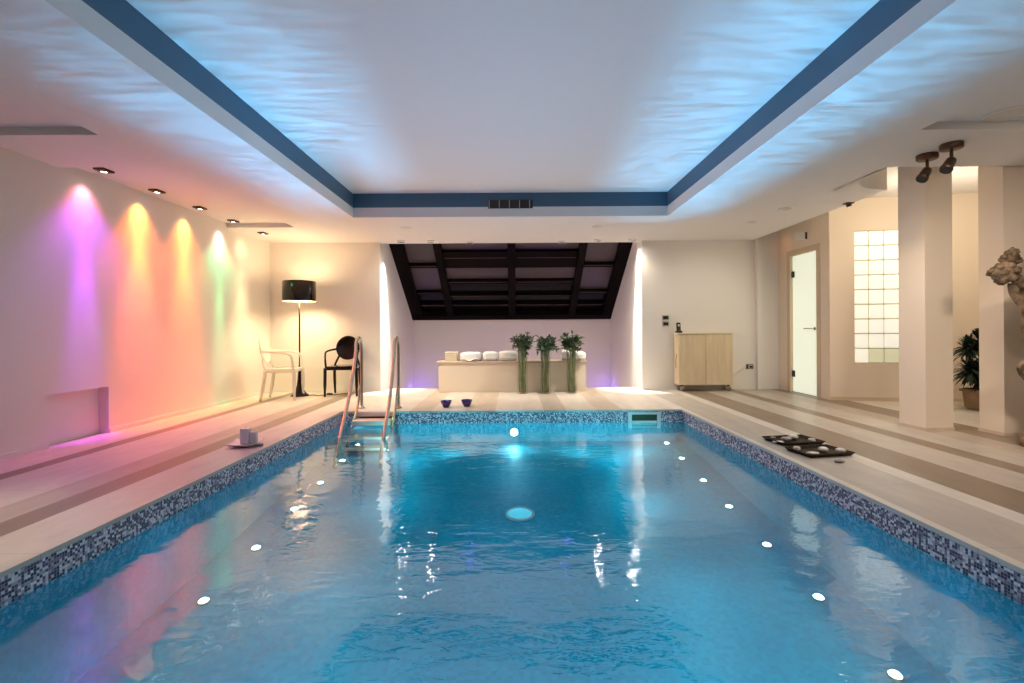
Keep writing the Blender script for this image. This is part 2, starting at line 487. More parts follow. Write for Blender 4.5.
# columns
def column(cx, cy, w, d, rot, n):
    bm = bmesh.new()
    m = Matrix.Translation((cx, cy, 0)) @ Matrix.Rotation(math.radians(rot), 4, 'Z')
    add_box(bm, 0, w, 0, d, 0, ZRB + .02, m)
    o = struct('column_' + n, bm, M['column'])
    bm = bmesh.new()
    add_box(bm, -.008, w + .008, -.008, d + .008, 0, .03, m)
    struct('plinth', bm, M['step'], o)
M['column'] = mat('cream_plaster', (.82, .72, .60), .7, bump=.05, bscale=40)
column(4.0, 4.71, .285, .30, 4, 'near_glass_blocks')
column(4.52, 4.47, .75, .235, 1, 'near_statue')

# ------------------------------------------------------------------ ceiling (height field with steps)
RX0, RX1, RY0, RY1 = -2.075, 2.01, .3, 6.30
xs = sorted({-4.2, -3.09, RX0, RX1, 3.05, 3.42, 4.0, 5.8, XR + .15, NXL, NXR})
ys = sorted({YF - .1, .2, RY0, 3.62, 4.33, 4.45, 5.18, RY1, 6.87, 8.2})
def zcell(x, y):
    if RX0 < x < RX1 and RY0 < y < RY1: return ZR
    if x < -3.09 and (.2 < y < 3.62 or 4.33 < y < 6.87): return ZC
    if 3.05 < x < 5.8 and .2 < y < 3.62: return ZC
    if x > 4.0 and y > 4.45: return ZRB
    if 3.42 < x < 4.0 and 4.45 < y < 5.18: return None
    return ZS
bm = bmesh.new()
LIP = ZS + .127
def vface(a, b, z0, z1, mi=0):
    f = bm.faces.new([bm.verts.new((a[0], a[1], z0)), bm.verts.new((b[0], b[1], z0)), bm.verts.new((b[0], b[1], z1)), bm.verts.new((a[0], a[1], z1))])
    f.material_index = mi
def step(a, b, z0, z1):
    if z0 is None or z1 is None or abs(z0 - z1) < 1e-6: return
    lo, hi = min(z0, z1), max(z0, z1)
    if hi == ZR:
        vface(a, b, lo, LIP, 0); vface(a, b, LIP, hi, 1)
    else: vface(a, b, lo, hi, 0)
for i in range(len(xs) - 1):
    for j in range(len(ys) - 1):
        cx, cy = (xs[i] + xs[i + 1]) / 2, (ys[j] + ys[j + 1]) / 2
        if ys[j] >= 8.19 or (ys[j + 1] > 8.1 and False): continue
        z = zcell(cx, cy)
        if z is not None:
            y1 = ys[j + 1]
            quad((xs[i], ys[j], z), (xs[i + 1], ys[j], z), (xs[i + 1], y1, z), (xs[i], y1, z))
        if i + 2 < len(xs): step((xs[i + 1], ys[j]), (xs[i + 1], ys[j + 1]), z, zcell((xs[i + 1] + xs[i + 2]) / 2, cy))
        if j + 2 < len(ys): step((xs[i], ys[j + 1]), (xs[i + 1], ys[j + 1]), z, zcell(cx, (ys[j + 1] + ys[j + 2]) / 2))
# rounded notch cut into the soffit around the column
ncx, ncy, nr = 4.0, 4.60, .58
a0 = PI - math.asin((4.45 - ncy) / nr)
arc = []
for k in range(25):
    a = a0 + (PI / 2 - a0) * k / 24
    arc.append((ncx + nr * math.cos(a), ncy + nr * math.sin(a)))
for (p, q) in zip(arc, arc[1:]):
    quad((p[0], p[1], ZS), (q[0], q[1], ZS), (q[0], 5.18, ZS), (p[0], 5.18, ZS))
    vface(p, q, ZS, ZRB)
quad((3.42, 4.45, ZS), (arc[0][0], arc[0][1], ZS), (arc[0][0], 5.18, ZS), (3.42, 5.18, ZS))
vface((arc[0][0], 4.45), (4.0, 4.45), ZS, ZRB)
quad((3.42, 4.45, ZRB), (4.0, 4.45, ZRB), (4.0, 5.18, ZRB), (3.42, 5.18, ZRB))
# front lip towards the niche and its high cap
vface((NXL, 8.2), (NXR, 8.2), ZS, ZN)
quad((NXL, 8.2, ZN), (NXR, 8.2, ZN), (NXR, 8.55, ZN), (NXL, 8.55, ZN))
struct('ceiling', bm, [M['ceil'], M['blue_band']])

# vent grille in the far blue cove band
t = thing('air_vent', 'black slotted air vent in the blue band above the pool', 'vent', (-.03, RY1 - .002, ZS + .16))
bm = bmesh.new()
bevel_box(bm, -.29, .29, -.012, 0, -.055, .055, .003)
obj('vent_frame', bm, M['grille'], t)
for k in range(22):
    bm = bmesh.new(); x = -.275 + k * .0262
    add_box(bm, x - .004, x + .004, -.02, -.010, -.048, .048)
    obj('slat', bm, M['steel'] if k % 5 == 0 else M['black'], t)

# ------------------------------------------------------------------ roof window
o8 = Vector((0, 8.40, 2.84)); dv = Vector((0, .8393, -.5439)); nv = Vector((0, -.5439, -.8393))
MW = Matrix(((1, 0, 0, 0), (0, dv.y, nv.y, 8.40), (0, dv.z, nv.z, 2.84), (0, 0, 0, 1)))   # local: x across, y down the slope, z into the room
LV = 2.776
win = bpy.data.objects.new('window_1', None); COL.objects.link(win); win['kind'] = 'structure'; win.location = (0, 8.4, 2.84)
win.location = (0, 0, 0)
bm = bmesh.new(); add_box(bm, NXL, NXR, -.1, LV, -.10, -.03, MW); obj('roof_backing', bm, M['black'], win)
def wbox(name, x0, x1, v0, v1, z0, z1, material, parent=win):
    bm = bmesh.new(); add_box(bm, x0, x1, v0, v1, z0, z1, MW); return obj(name, bm, material, parent)
for x0, x1 in ((NXL, -1.99), (-1.44, -1.31), (-.10, .045), (1.21, 1.34), (1.93, NXR)):
    wbox('rafter', x0, x1, -.1, LV, -.03, .10, M['black_wood'])
wbox('sill_beam', NXL, NXR, LV - .16, LV, -.03, .11, M['black_wood'])
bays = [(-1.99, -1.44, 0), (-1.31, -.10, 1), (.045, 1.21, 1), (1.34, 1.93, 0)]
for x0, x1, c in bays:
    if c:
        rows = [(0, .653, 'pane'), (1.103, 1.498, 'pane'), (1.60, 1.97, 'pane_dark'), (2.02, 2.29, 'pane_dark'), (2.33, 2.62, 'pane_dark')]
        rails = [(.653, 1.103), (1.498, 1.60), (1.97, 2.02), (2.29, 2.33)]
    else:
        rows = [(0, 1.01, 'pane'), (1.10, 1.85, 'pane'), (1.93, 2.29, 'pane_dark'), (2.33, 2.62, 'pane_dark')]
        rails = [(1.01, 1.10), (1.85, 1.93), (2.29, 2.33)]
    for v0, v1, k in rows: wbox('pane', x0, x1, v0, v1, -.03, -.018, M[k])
    for v0, v1 in rails:
        wbox('rail', x0, x1, v0, v1, -.03, .045, M['black_wood'])
        wbox('metal_bead', x0 + .03, x1 - .03, v0 + (v1 - v0) * .35, v0 + (v1 - v0) * .35 + .010, .045, .050, M['bronze'])

# ------------------------------------------------------------------ door and glass blocks
d = bpy.data.objects.new('door_1', None); COL.objects.link(d); d['kind'] = 'structure'
bm = bmesh.new(); f = .085
add_box(bm, DX - .015, DX + .14, dy0, dy0 + f, 0, dz1); add_box(bm, DX - .015, DX + .14, dy1 - f, dy1, 0, dz1)
add_box(bm, DX - .015, DX + .14, dy0 + f, dy1 - f, dz1 - f, dz1)
obj('door_frame', bm, M['door_trim'], d)
bm = bmesh.new(); bevel_box(bm, DX + .03, DX + .042, dy0 + f + .004, dy1 - f - .004, .008, dz1 - f - .004, .002)
leaf = obj('glass_leaf', bm, M['frost'], d)
for z in (.29, 1.86):
    bm = bmesh.new(); bevel_box(bm, DX + .012, DX + .03, dy1 - f - .06, dy1 - f + .012, z - .05, z + .05, .004)
    obj('hinge', bm, M['black'], d)
bm = bmesh.new()
yh = dy0 + f + .10
add_tube(bm, catmull([(DX + .03, yh, 1.0), (DX - .02, yh, 1.0), (DX - .03, yh + .02, 1.0), (DX - .03, yh + .18, 1.005)], 4), .009, 8)
add_lathe(bm, [(0, 0), (.026, 0), (.026, .008), (0, .008)], 16, Matrix.Translation((DX + .028, yh, 1.0)) @ Matrix.Rotation(-PI / 2, 4, 'Y'))
obj('door_handle', bm, M['chrome'], d)
bm = bmesh.new(); bevel_box(bm, DX - .006, DX, 6.80, dy0, 0, 2.45, .002); struct('trim_2', bm, M['warm_plaster'])

w2 = bpy.data.objects.new('window_2', None); COL.objects.link(w2); w2['kind'] = 'structure'
bm = bmesh.new(); add_box(bm, bx0, bx1, .03, .11, bz0, bz1, MB); obj('mortar', bm, M['grout'], w2)
for c in range(bcols):
    for r in range(brows):
        bm = bmesh.new(); g = .008
        bevel_box(bm, bx0 + c * bp_x + g, bx0 + (c + 1) * bp_x - g, .012, .12, bz0 + r * bp_z + g, bz0 + (r + 1) * bp_z - g, .012, MB)
        obj('glass_block', bm, M['block_dim'] if r == 0 and c in (1, 2) else M['block'], w2)

# ------------------------------------------------------------------ pool fittings
lights_y = [2.39, 2.99, 3.60, 4.23, 4.80, 5.42, 5.95]
ordw = ['seventh', 'sixth', 'fifth', 'fourth', 'third', 'second', 'first']
slope = math.atan2(.32, 3.67)
proto = None
for side, sx in (('left', -1.92), ('right', 1.87)):
    for y, w in zip(lights_y, ordw):
        if y < 2.5 and sx < 0: continue
        lab = f'{w} underwater floor light from the far end along the {side} pool wall'
        loc = (sx, y, zfloor(y) + .002)
        if proto is None:
            proto = thing('pool_light', lab, 'pool light', loc, 0, 'underwater floor lights')
            bm = bmesh.new(); add_lathe(bm, [(.036, 0), (.036, .012), (.030, .014), (.030, .010), (0, .010)], 20); obj('bezel', bm, M['chrome'], proto)
            bm = bmesh.new(); add_lathe(bm, [(.029, .010), (.024, .018), (.012, .023), (0, .024)], 20); obj('lens', bm, M['pool_lamp'], proto)
            tt = proto
        else: tt = dup(proto, lab, loc)
        tt.rotation_euler = (slope, 0, 0)
tt = thing('pool_light', 'round underwater light on the far pool wall below the deck edge', 'pool light', (0, PY1 - .001, -.275), 0, 'underwater floor lights')
for n, pr, mm in (('bezel', [(.062, 0), (.062, .012), (.048, .016), (.048, .010), (0, .010)], 'chrome'), ('lens', [(.047, .010), (.036, .02), (.02, .026), (0, .028)], 'pool_lamp')):
    bm = bmesh.new(); add_lathe(bm, pr, 24, Matrix.Rotation(PI / 2, 4, 'X')); obj(n, bm, M[mm], tt)
yd = 4.13
tt = thing('floor_drain', 'pale round drain cover glowing in the middle of pool floor', 'drain', (.045, yd, zfloor(yd) + .002))
tt.rotation_euler = (slope, 0, 0)
bm = bmesh.new(); add_lathe(bm, [(.125, 0), (.125, .01), (.105, .014), (.105, .008), (0, .008)], 32); obj('ring', bm, M['white'], tt)
bm = bmesh.new(); add_lathe(bm, [(.104, .008), (.08, .016), (0, .02)], 32); obj('cover', bm, M['pool_lamp_soft'], tt)

tt = thing('skimmer', 'white framed skimmer opening in the far pool wall', 'skimmer', (1.635, PY1, 0))
bm = bmesh.new()
sx0, sx1, sz0, sz1 = -.205, .205, -.235, -.032
add_box(bm, sx0, sx1, -.014, .0, sz1 - .03, sz1); add_box(bm, sx0, sx1, -.014, 0, sz0, sz0 + .03)
add_box(bm, sx0, sx0 + .045, -.014, 0, sz0 + .03, sz1 - .03); add_box(bm, sx1 - .045, sx1, -.014, 0, sz0 + .03, sz1 - .03)
obj('frame', bm, M['white'], tt)
bm = bmesh.new(); add_box(bm, sx0 + .045, sx1 - .045, -.004, -.001, sz0 + .03, sz1 - .03); obj('throat', bm, M['skimmer_in'], tt)
bm = bmesh.new(); bevel_box(bm, sx0 + .05, sx1 - .05, -.012, -.005, sz0 + .035, -.14, .002); obj('flap', bm, M['white'], tt)

# ladder: two tall handrails, two stringers and treads
t = thing('pool_ladder', 'steel pool ladder with tall curved handrails and beige treads', 'ladder', (-1.72, 6.09, 0))
LX = (-.26, .22)
for x in LX:
    bm = bmesh.new()
    pts = catmull([(x, .22, 0), (x, .22, .45), (x, .215, .78), (x, .17, .895), (x, .09, .915), (x, .01, .85), (x + .02, -.09, .68), (x + .05, -.42, .22),
                   (x + .075, -.80, -.155), (x + .10, -1.02, -.43)], 7)
    add_tube(bm, pts, .0205, 14)
    r = obj('handrail', bm, M['chrome'], t)
    bm = bmesh.new(); add_lathe(bm, [(.0, .0), (.045, 0), (.045, .008), (.028, .022), (.0215, .026)], 20, Matrix.Translation((x, .22, 0)))
    obj('flange', bm, M['chrome'], r)
    bm = bmesh.new()
    add_tube(bm, catmull([(x + .01, .12, .30), (x + .01, .06, .12), (x + .015, -.06, -.02), (x + .02, -.26, -.19), (x + .03, -.46, -.40)], 5), .016, 12)
    obj('stringer', bm, M['chrome'], t)
for y0, y1, z0, z1 in ((-.055, -.002, -.060, -.003), (-.25, -.002, -.135, -.082), (-.37, -.20, -.275, -.245), (-.47, -.30, -.385, -.355)):
    bm = bmesh.new()
    bevel_box(bm, LX[0] + .02, LX[1] + .01, y0, y1, z0, z1, .006)
    obj('tread', bm, M['step'], t)
bm = bmesh.new(); add_box(bm, LX[0] + .05, LX[1] - .02, -.04, -.002, -.0815, -.0605); obj('slot_shade_strip', bm, M['slot_shade'], t)  # solid dark strip; shade between the treads is put into its colour

# ------------------------------------------------------------------ left wall lamps
lamp_pos = [(-3.85, 4.57, ZC), (-3.85, 5.25, ZC), (-3.85, 5.97, ZC), (-3.85, 6.68, ZC), (-3.72, 7.22, ZS)]
lamp_col = ['magenta', 'orange', 'amber', 'green', 'warm white']
proto = None
for (x, y, z), cn in zip(lamp_pos, lamp_col):
    lab = f'small dark ceiling wall washer throwing the {cn} beam on the left wall'
    if proto is None:
        proto = thing('wall_washer', lab, 'ceiling lamp', (x, y, z), 0, 'coloured wall washers')
        bm = bmesh.new()
        bevel_box(bm, -.05, .05, -.065, .065, -.018, 0, .004)
        add_lathe(bm, [(.040, -.016), (.040, -.026), (.034, -.028), (.034, -.016)], 20)
        obj('housing', bm, M['bronze'], proto)
        bm = bmesh.new(); add_lathe(bm, [(.0335, -.019), (.02, -.0225), (0, -.024)], 20)
        obj('lens', bm, M['lamp_white'], proto)
    else: dup(proto, lab, (x, y, z))
# recessed downlights in the soffit
proto = None
for (x, y, z, lab) in ((-1.53, 6.95, ZS, 'recessed ceiling downlight over the back deck, left of centre'),
                       (1.22, 6.95, ZS, 'recessed ceiling downlight over the back deck, right of centre'),
                       (3.36, 5.97, ZS, 'round recessed ceiling downlight beside the rounded soffit notch'),
                       (3.32, 6.72, ZS, 'round recessed ceiling downlight close to the right back wall')):
    if proto is None:
        proto = thing('downlight', lab, 'ceiling lamp', (x, y, z), 0, 'recessed soffit downlights')
        bm = bmesh.new(); add_lathe(bm, [(.085, 0), (.085, -.006), (.062, -.008), (.058, .0), (.055, -.001)], 28); obj('trim_ring', bm, M['white'], proto)
        bm = bmesh.new(); add_lathe(bm, [(.057, -.001), (.03, -.003), (0, -.004)], 28); obj('lens', bm, M['lamp_off'], proto)
    else: dup(proto, lab, (x, y, z))
# ceiling speaker
t = thing('ceiling_speaker', 'round pale loudspeaker grille in the right ceiling coffer', 'speaker', (3.57, 3.50, ZC))
bm = bmesh.new(); add_lathe(bm, [(.145, 0), (.145, -.008), (.128, -.012), (.126, -.006)], 36); obj('rim', bm, M['white'], t)
bm = bmesh.new(); add_lathe(bm, [(.126, -.006), (.06, -.010), (0, -.011)], 36); obj('grille', bm, M['lamp_off'], t)
# bronze ceiling spots
proto = None
for (x, y, lab) in ((3.54, 4.14, 'bronze ceiling spotlight nearer the first column, lower of the pair'), (3.53, 3.90, 'bronze ceiling spotlight nearer the camera, upper of the pair')):
    if proto is None:
        proto = thing('ceiling_spotlight', lab, 'ceiling lamp', (x, y, ZS), math.radians(20), 'bronze ceiling spotlights')
        bm = bmesh.new(); add_lathe(bm, [(0, 0), (.074, 0), (.077, -.004), (.077, -.038), (.072, -.044), (0, -.044)], 32); obj('canopy', bm, M['bronze'], proto)
        bm = bmesh.new(); add_tube(bm, [(0, 0, -.04), (0, 0, -.125)], .012, 12); add_blob(bm, (0, 0, -.130), (.02, .02, .02), 2); obj('stem', bm, M['bronze'], proto)
        a = Vector((.012, 0, -.118)); dr = Vector((-.55, .05, -.72)).normalized()
        bm = bmesh.new()
        pts = [a, a + dr * .012, a + dr * .03, a + dr * .10, a + dr * .125]
        add_tube(bm, pts, [.016, .032, .036, .040, .042], 24)
        add_tube(bm, [a + dr * .103, a + dr * .111], [.0435, .0435], 24)
        hd = obj('head', bm, M['bronze'], proto)
        bm = bmesh.new(); add_tube(bm, [a + dr * .1255, a + dr * .127], .038, 24); obj('lens', bm, M['black'], hd)
    else: dup(proto, lab, (x, y, ZS))
# small things above the door
t = thing('emergency_light', 'small white emergency light box above the frosted door', 'emergency light', (DX + .004, 7.32, 2.40))
bm = bmesh.new(); bevel_box(bm, -.16, 0, -.03, .03, -.055, .055, .006); obj('case', bm, M['white'], t)
bm = bmesh.new(); bevel_box(bm, -.034, -.001, -.034, -.0305, -.052, .052, .001); obj('dark_strip', bm, M['black'], t)  # narrow dark strip along the right edge of the case
t = thing('wall_washer', 'small dark ceiling lamp at soffit edge above the glass blocks', 'ceiling lamp', (3.96, 5.72, ZS), 0, 'soffit edge lamps')
bm = bmesh.new(); bevel_box(bm, -.045, .045, -.04, .04, -.012, 0, .003); add_tube(bm, [(0, 0, -.01), (.012, 0, -.04)], .03, 16); obj('housing', bm, M['bronze'], t)
bm = bmesh.new(); add_lathe(bm, [(.025, 0), (.02, -.004), (0, -.005)], 16, Matrix.Translation((.0125, 0, -.0405))); obj('lens', bm, M['lamp_off'], t)

# niche lamps hidden up behind the soffit edge
proto = None
for x, lab in ((-1.83, 'white niche lamp behind soffit nearest the left reveal'), (-1.35, 'white niche lamp behind soffit, second from left reveal'),
               (1.39, 'white niche lamp behind soffit, second from right reveal'), (1.95, 'white niche lamp behind soffit nearest the right reveal')):
    if proto is None:
        proto = thing('niche_lamp', lab, 'ceiling lamp', (x, 8.205, 2.66), 0, 'white niche lamps')
        bm = bmesh.new(); add_box(bm, -.02, .02, -.005, .04, -.02, .02); add_tube(bm, [(0, .06, .06), (0, .06, -.045)], .042, 20); obj('housing', bm, M['white'], proto)
        bm = bmesh.new(); add_lathe(bm, [(.038, 0), (.034, -.006), (0, -.008)], 20, Matrix.Translation((0, .06, -.046))); obj('lens', bm, M['lamp_white'], proto)
    else: dup(proto, lab, (x, 8.205, 2.66))
def recessed(lab, loc, group, lens):
    t = thing('recessed_downlight', lab, 'ceiling lamp', loc, 0, group)
    bm = bmesh.new(); add_lathe(bm, [(.064, 0), (.064, -.026), (.062, -.028), (.060, -.026), (.060, 0)], 28); obj('trim_ring', bm, M['white'], t)
    bm = bmesh.new(); add_lathe(bm, [(.0595, 0), (.0595, -.0265), (.057, -.0265), (.054, 0)], 28); obj('baffle', bm, M['black'], t)
    bm = bmesh.new(); add_lathe(bm, [(.0535, -.003), (.03, -.006), (0, -.008)], 28); obj('lens', bm, M[lens], t)
    return t
proto = None
for x, lab in ((-1.83, 'white recessed lamp in soffit before the niche, outermost on the left'), (-1.35, 'white recessed lamp in soffit before the niche, second from left'),
               (1.39, 'white recessed lamp in soffit before the niche, second from right'), (1.95, 'white recessed lamp in soffit before the niche, outermost on the right')):
    if proto is None: proto = recessed(lab, (x, 7.93, ZS), 'white recessed lamps before the niche', 'lamp_niche')
    else: dup(proto, lab, (x, 7.93, ZS))
proto = None
for x, lab in ((-.72, 'blue recessed lamp in soffit edge, left of centre'), (.82, 'blue recessed lamp in soffit edge, right of centre')):
    if proto is None: proto = recessed(lab, (x, 8.08, ZS), 'blue recessed lamps before the niche', 'lamp_blue')
    else: dup(proto, lab, (x, 8.08, ZS))

# ------------------------------------------------------------------ bench with towels, box, bamboo
t = thing('towel_bench', 'long low cream bench with beige stone top below the roof window', 'bench', (-.025, 7.90, 0))
bm = bmesh.new(); bevel_box(bm, -1.20, 1.20, 0, .44, 0, .47, .004); obj('body', bm, M['bench'], t)
bm = bmesh.new(); bevel_box(bm, -1.235, 1.215, -.02, .45, .47, .50, .005); obj('top', bm, M['bench_top'], t)

bm = bmesh.new()
bevel_box(bm, -.10, .10, -.08, .08, 0, .12, .008)
tt = obj('storage_box', bm, M['boxcard'], loc=(-1.03, 8.06, .50)); tag(tt, 'small square beige box at the left end of the towel bench', 'box')
bm = bmesh.new(); bevel_box(bm, -.103, .103, -.083, .083, .121, .15, .006); obj('lid', bm, M['boxcard'], tt)

def towel(name_seed, w, dpt, h, hang):
    bm = bmesh.new()
    random.seed(name_seed)
    nx, ny = 22, 12
    t = bmesh.new(); bmesh.ops.create_cube(t, size=1)
    bmesh.ops.subdivide_edges(t, edges=t.edges[:], cuts=7, use_grid_fill=True)
    for v in t.verts:
        c = v.co
        # rounded-square roll cross-section (y,z), puffier in the middle
        y, z = c.y * 2, c.z * 2
        l = max((abs(y) ** 4 + abs(z) ** 4) ** .25, 1e-6); m_ = max(abs(y), abs(z))
        y, z = y / l * m_, z / l * m_
        puff = 1 - .35 * abs(c.x * 2) ** 4
        nn = mnoise.noise(Vector((c.x * 6 + name_seed, c.y * 5, c.z * 6))) * .09
        v.co = Vector((c.x * w, y * .5 * dpt * (puff + nn), (z * .5 * (puff + nn) + .5) * h))
        if v.co.z < .012: v.co.z = 0
    for f in t.faces: f.smooth = True
    merge(bm, t); t.free()
    # spiral fold line at the rolled end and the loose outer flap
    add_tube(bm, catmull([(w * .47, dpt * .32 * math.cos(a) * (1 - a / 16), h * .5 + h * .33 * math.sin(a) * (1 - a / 16)) for a in [k * .6 for k in range(18)]], 2), .006, 6)
    add_tube(bm, catmull([(-w * .45, -dpt * .47, h * .30), (0, -dpt * .51, h * .34), (w * .45, -dpt * .46, h * .28)], 5), .008, 6)
    if hang:
        q = [bm.verts.new(p) for p in ((-.10, -dpt * .42, .05), (.12, -dpt * .42, .05), (.06, -dpt * .62, .03), (.02, -dpt * .655, .006), (-.05, -dpt * .60, .02))]
        bm.faces.new(q)
    return bm
tw = [(-.70, .34, .27, .15, True, 'rolled white towel next to the beige box, corner hanging over'), (-.385, .245, .26, .155, False, 'rolled white towel, second along from the beige box'),
      (-.09, .31, .27, .165, False, 'rolled white towel left of the first bamboo vase'), (.86, .13, .24, .17, False, 'upright folded white towel partly behind the right bamboo vase'), (1.07, .24, .25, .15, False, 'rolled white towel at the right end of the bench')]
for i, (x, w, dp, h, hg, lab) in enumerate(tw):
    o = obj('rolled_towel', towel(i + 3, w, dp, h, hg), M['towel'], loc=(x, 8.05, .50))
    o.rotation_euler = (0, 0, (-.12, .08, .1, .05, -.05)[i])
    tag(o, lab, 'towel', 'white towels on the bench')

def bamboo_bunch(seed, x, lab_b, lab_v):
    random.seed(seed)
    v = thing('glass_vase', lab_v, 'vase', (x, 7.73, 0), 0, 'tall glass vases')
    bm = bmesh.new(); add_lathe(bm, [(0, .0), (.080, .0), (.088, .006), (.092, .68), (.090, .684)], 28)
    obj('cylinder', bm, M['glass'], v)
    b = thing('bamboo_bunch', lab_b, 'plant', (x, 7.73, .020), 0, 'lucky bamboo bunches')
    tops = []
    for k in range(11):
        a = k * 2.4; r = .058 * math.sqrt((k + .5) / 11)
        px, py = r * math.cos(a), r * math.sin(a)
        h = .72 + random.uniform(-.03, .10)
        lean = Vector((px, py, 0)) * random.uniform(.1, .35)
        bm = bmesh.new()
        pts, rad = [], []
        for j in range(9):
            tq = j / 8
            pts.append((px + lean.x * tq + .004 * math.sin(9 * tq + k), py + lean.y * tq, h * tq)); rad.append(.0085)
        add_tube(bm, pts, rad, 8)
        for j in range(1, 6):
            p = Vector(pts[j]); add_tube(bm, [p - Vector((0, 0, .003)), p + Vector((0, 0, .003))], .0105, 8)
        obj('stem', bm, M['bamboo'], b); tops.append(Vector(pts[-1]))
    bm = bmesh.new()
    for tp in tops:
        for q in range(4):
            d0 = Vector((random.uniform(-1, 1), random.uniform(-1, 1), random.uniform(-.35, 1.0))).normalized()
            L_ = random.uniform(.11, .17)
            # curled side shoot
            p1 = tp + d0 * L_ * .5; p2 = tp + d0 * L_ + Vector((0, 0, random.uniform(-.01, .05)))
            add_tube(bm, catmull([tp - Vector((0, 0, .06)), tp + d0 * L_ * .2, p1, p2], 3), [.006] * 9 + [.004], 5)
            for s in range(13):
                base = tp + d0 * L_ * random.uniform(.1, 1.0)
                ld = (d0 * .4 + Vector((random.uniform(-1, 1), random.uniform(-1, 1), random.uniform(-.5, .9)))).normalized()
                ll = random.uniform(.05, .10); side = ld.cross(Vector((0, 0, 1))).normalized() * ll * .19
                mid = base + ld * ll * .5 + Vector((0, 0, .008)); tip = base + ld * ll - Vector((0, 0, .012))
                vs = [bm.verts.new(c) for c in (base, mid + side, tip, mid - side)]
                bm.faces.new(vs)
    obj('leaves', bm, M['leaf'], b)
bamboo_bunch(11, .137, 'left bunch of green bamboo stems with leafy tops before the bench', 'left tall glass vase of the three before the bench')
bamboo_bunch(12, .505, 'middle bunch of green bamboo stems with leafy tops before the bench', 'middle tall glass vase of the three before the bench')
bamboo_bunch(13, .925, 'right bunch of green bamboo stems with leafy tops before the bench', 'right tall glass vase of the three before the bench')

# ------------------------------------------------------------------ floor lamp
t = thing('floor_lamp', 'tall black floor lamp with drum shade in the back left corner', 'lamp', (-3.34, 7.57, 0))
bm = bmesh.new()
add_lathe(bm, [(0, 0), (.135, 0), (.14, .006), (.125, .02), (.09, .05), (.062, .10), (.045, .17), (.034, .26), (.026, .38), (.018, .46), (.013, .50), (0, .50)], 36)
obj('base', bm, M['black_gloss'], t)
bm = bmesh.new(); add_tube(bm, [(0, 0, .49), (0, 0, 1.60)], .0125, 14); obj('pole', bm, M['black_gloss'], t)
bm = bmesh.new()
add_lathe(bm, [(.245, 1.475), (.245, 1.785), (.242, 1.787), (.240, 1.785)], 56); add_lathe(bm, [(.240, 1.475), (.245, 1.475)], 56)
sh = obj('lamp_shade', bm, M['black_gloss'], t)
bm = bmesh.new(); add_lathe(bm, [(.2395, 1.477), (.2395, 1.783)], 56); obj('lining', bm, M['shade_in'], sh)
bm = bmesh.new()
for k in range(3):
    a = k * 2 * PI / 3; add_tube(bm, [(0, 0, 1.585), (.239 * math.cos(a), .239 * math.sin(a), 1.51)], .004, 6)
obj('spider', bm, M['steel'], t)
bm = bmesh.new(); add_lathe(bm, [(0, 1.60), (.014, 1.60), (.016, 1.625), (.028, 1.655), (.030, 1.675), (.02, 1.70), (0, 1.705)], 20); obj('bulb', bm, M['bulb'], t)
bm = bmesh.new()
add_tube(bm, catmull([(.12, .02, .008), (.20, .06, .006), (.28, -.02, .006), (.36, .05, .006), (.42, .12, .006), (.52, .10, .006), (.62, .22, .006), (.66, .40, .006)], 5), .005, 6)
obj('cord', bm, M['black'], t)
bm = bmesh.new(); bevel_box(bm, .385, .465, .085, .135, .0, .03, .008); obj('foot_switch', bm, M['black'], t)

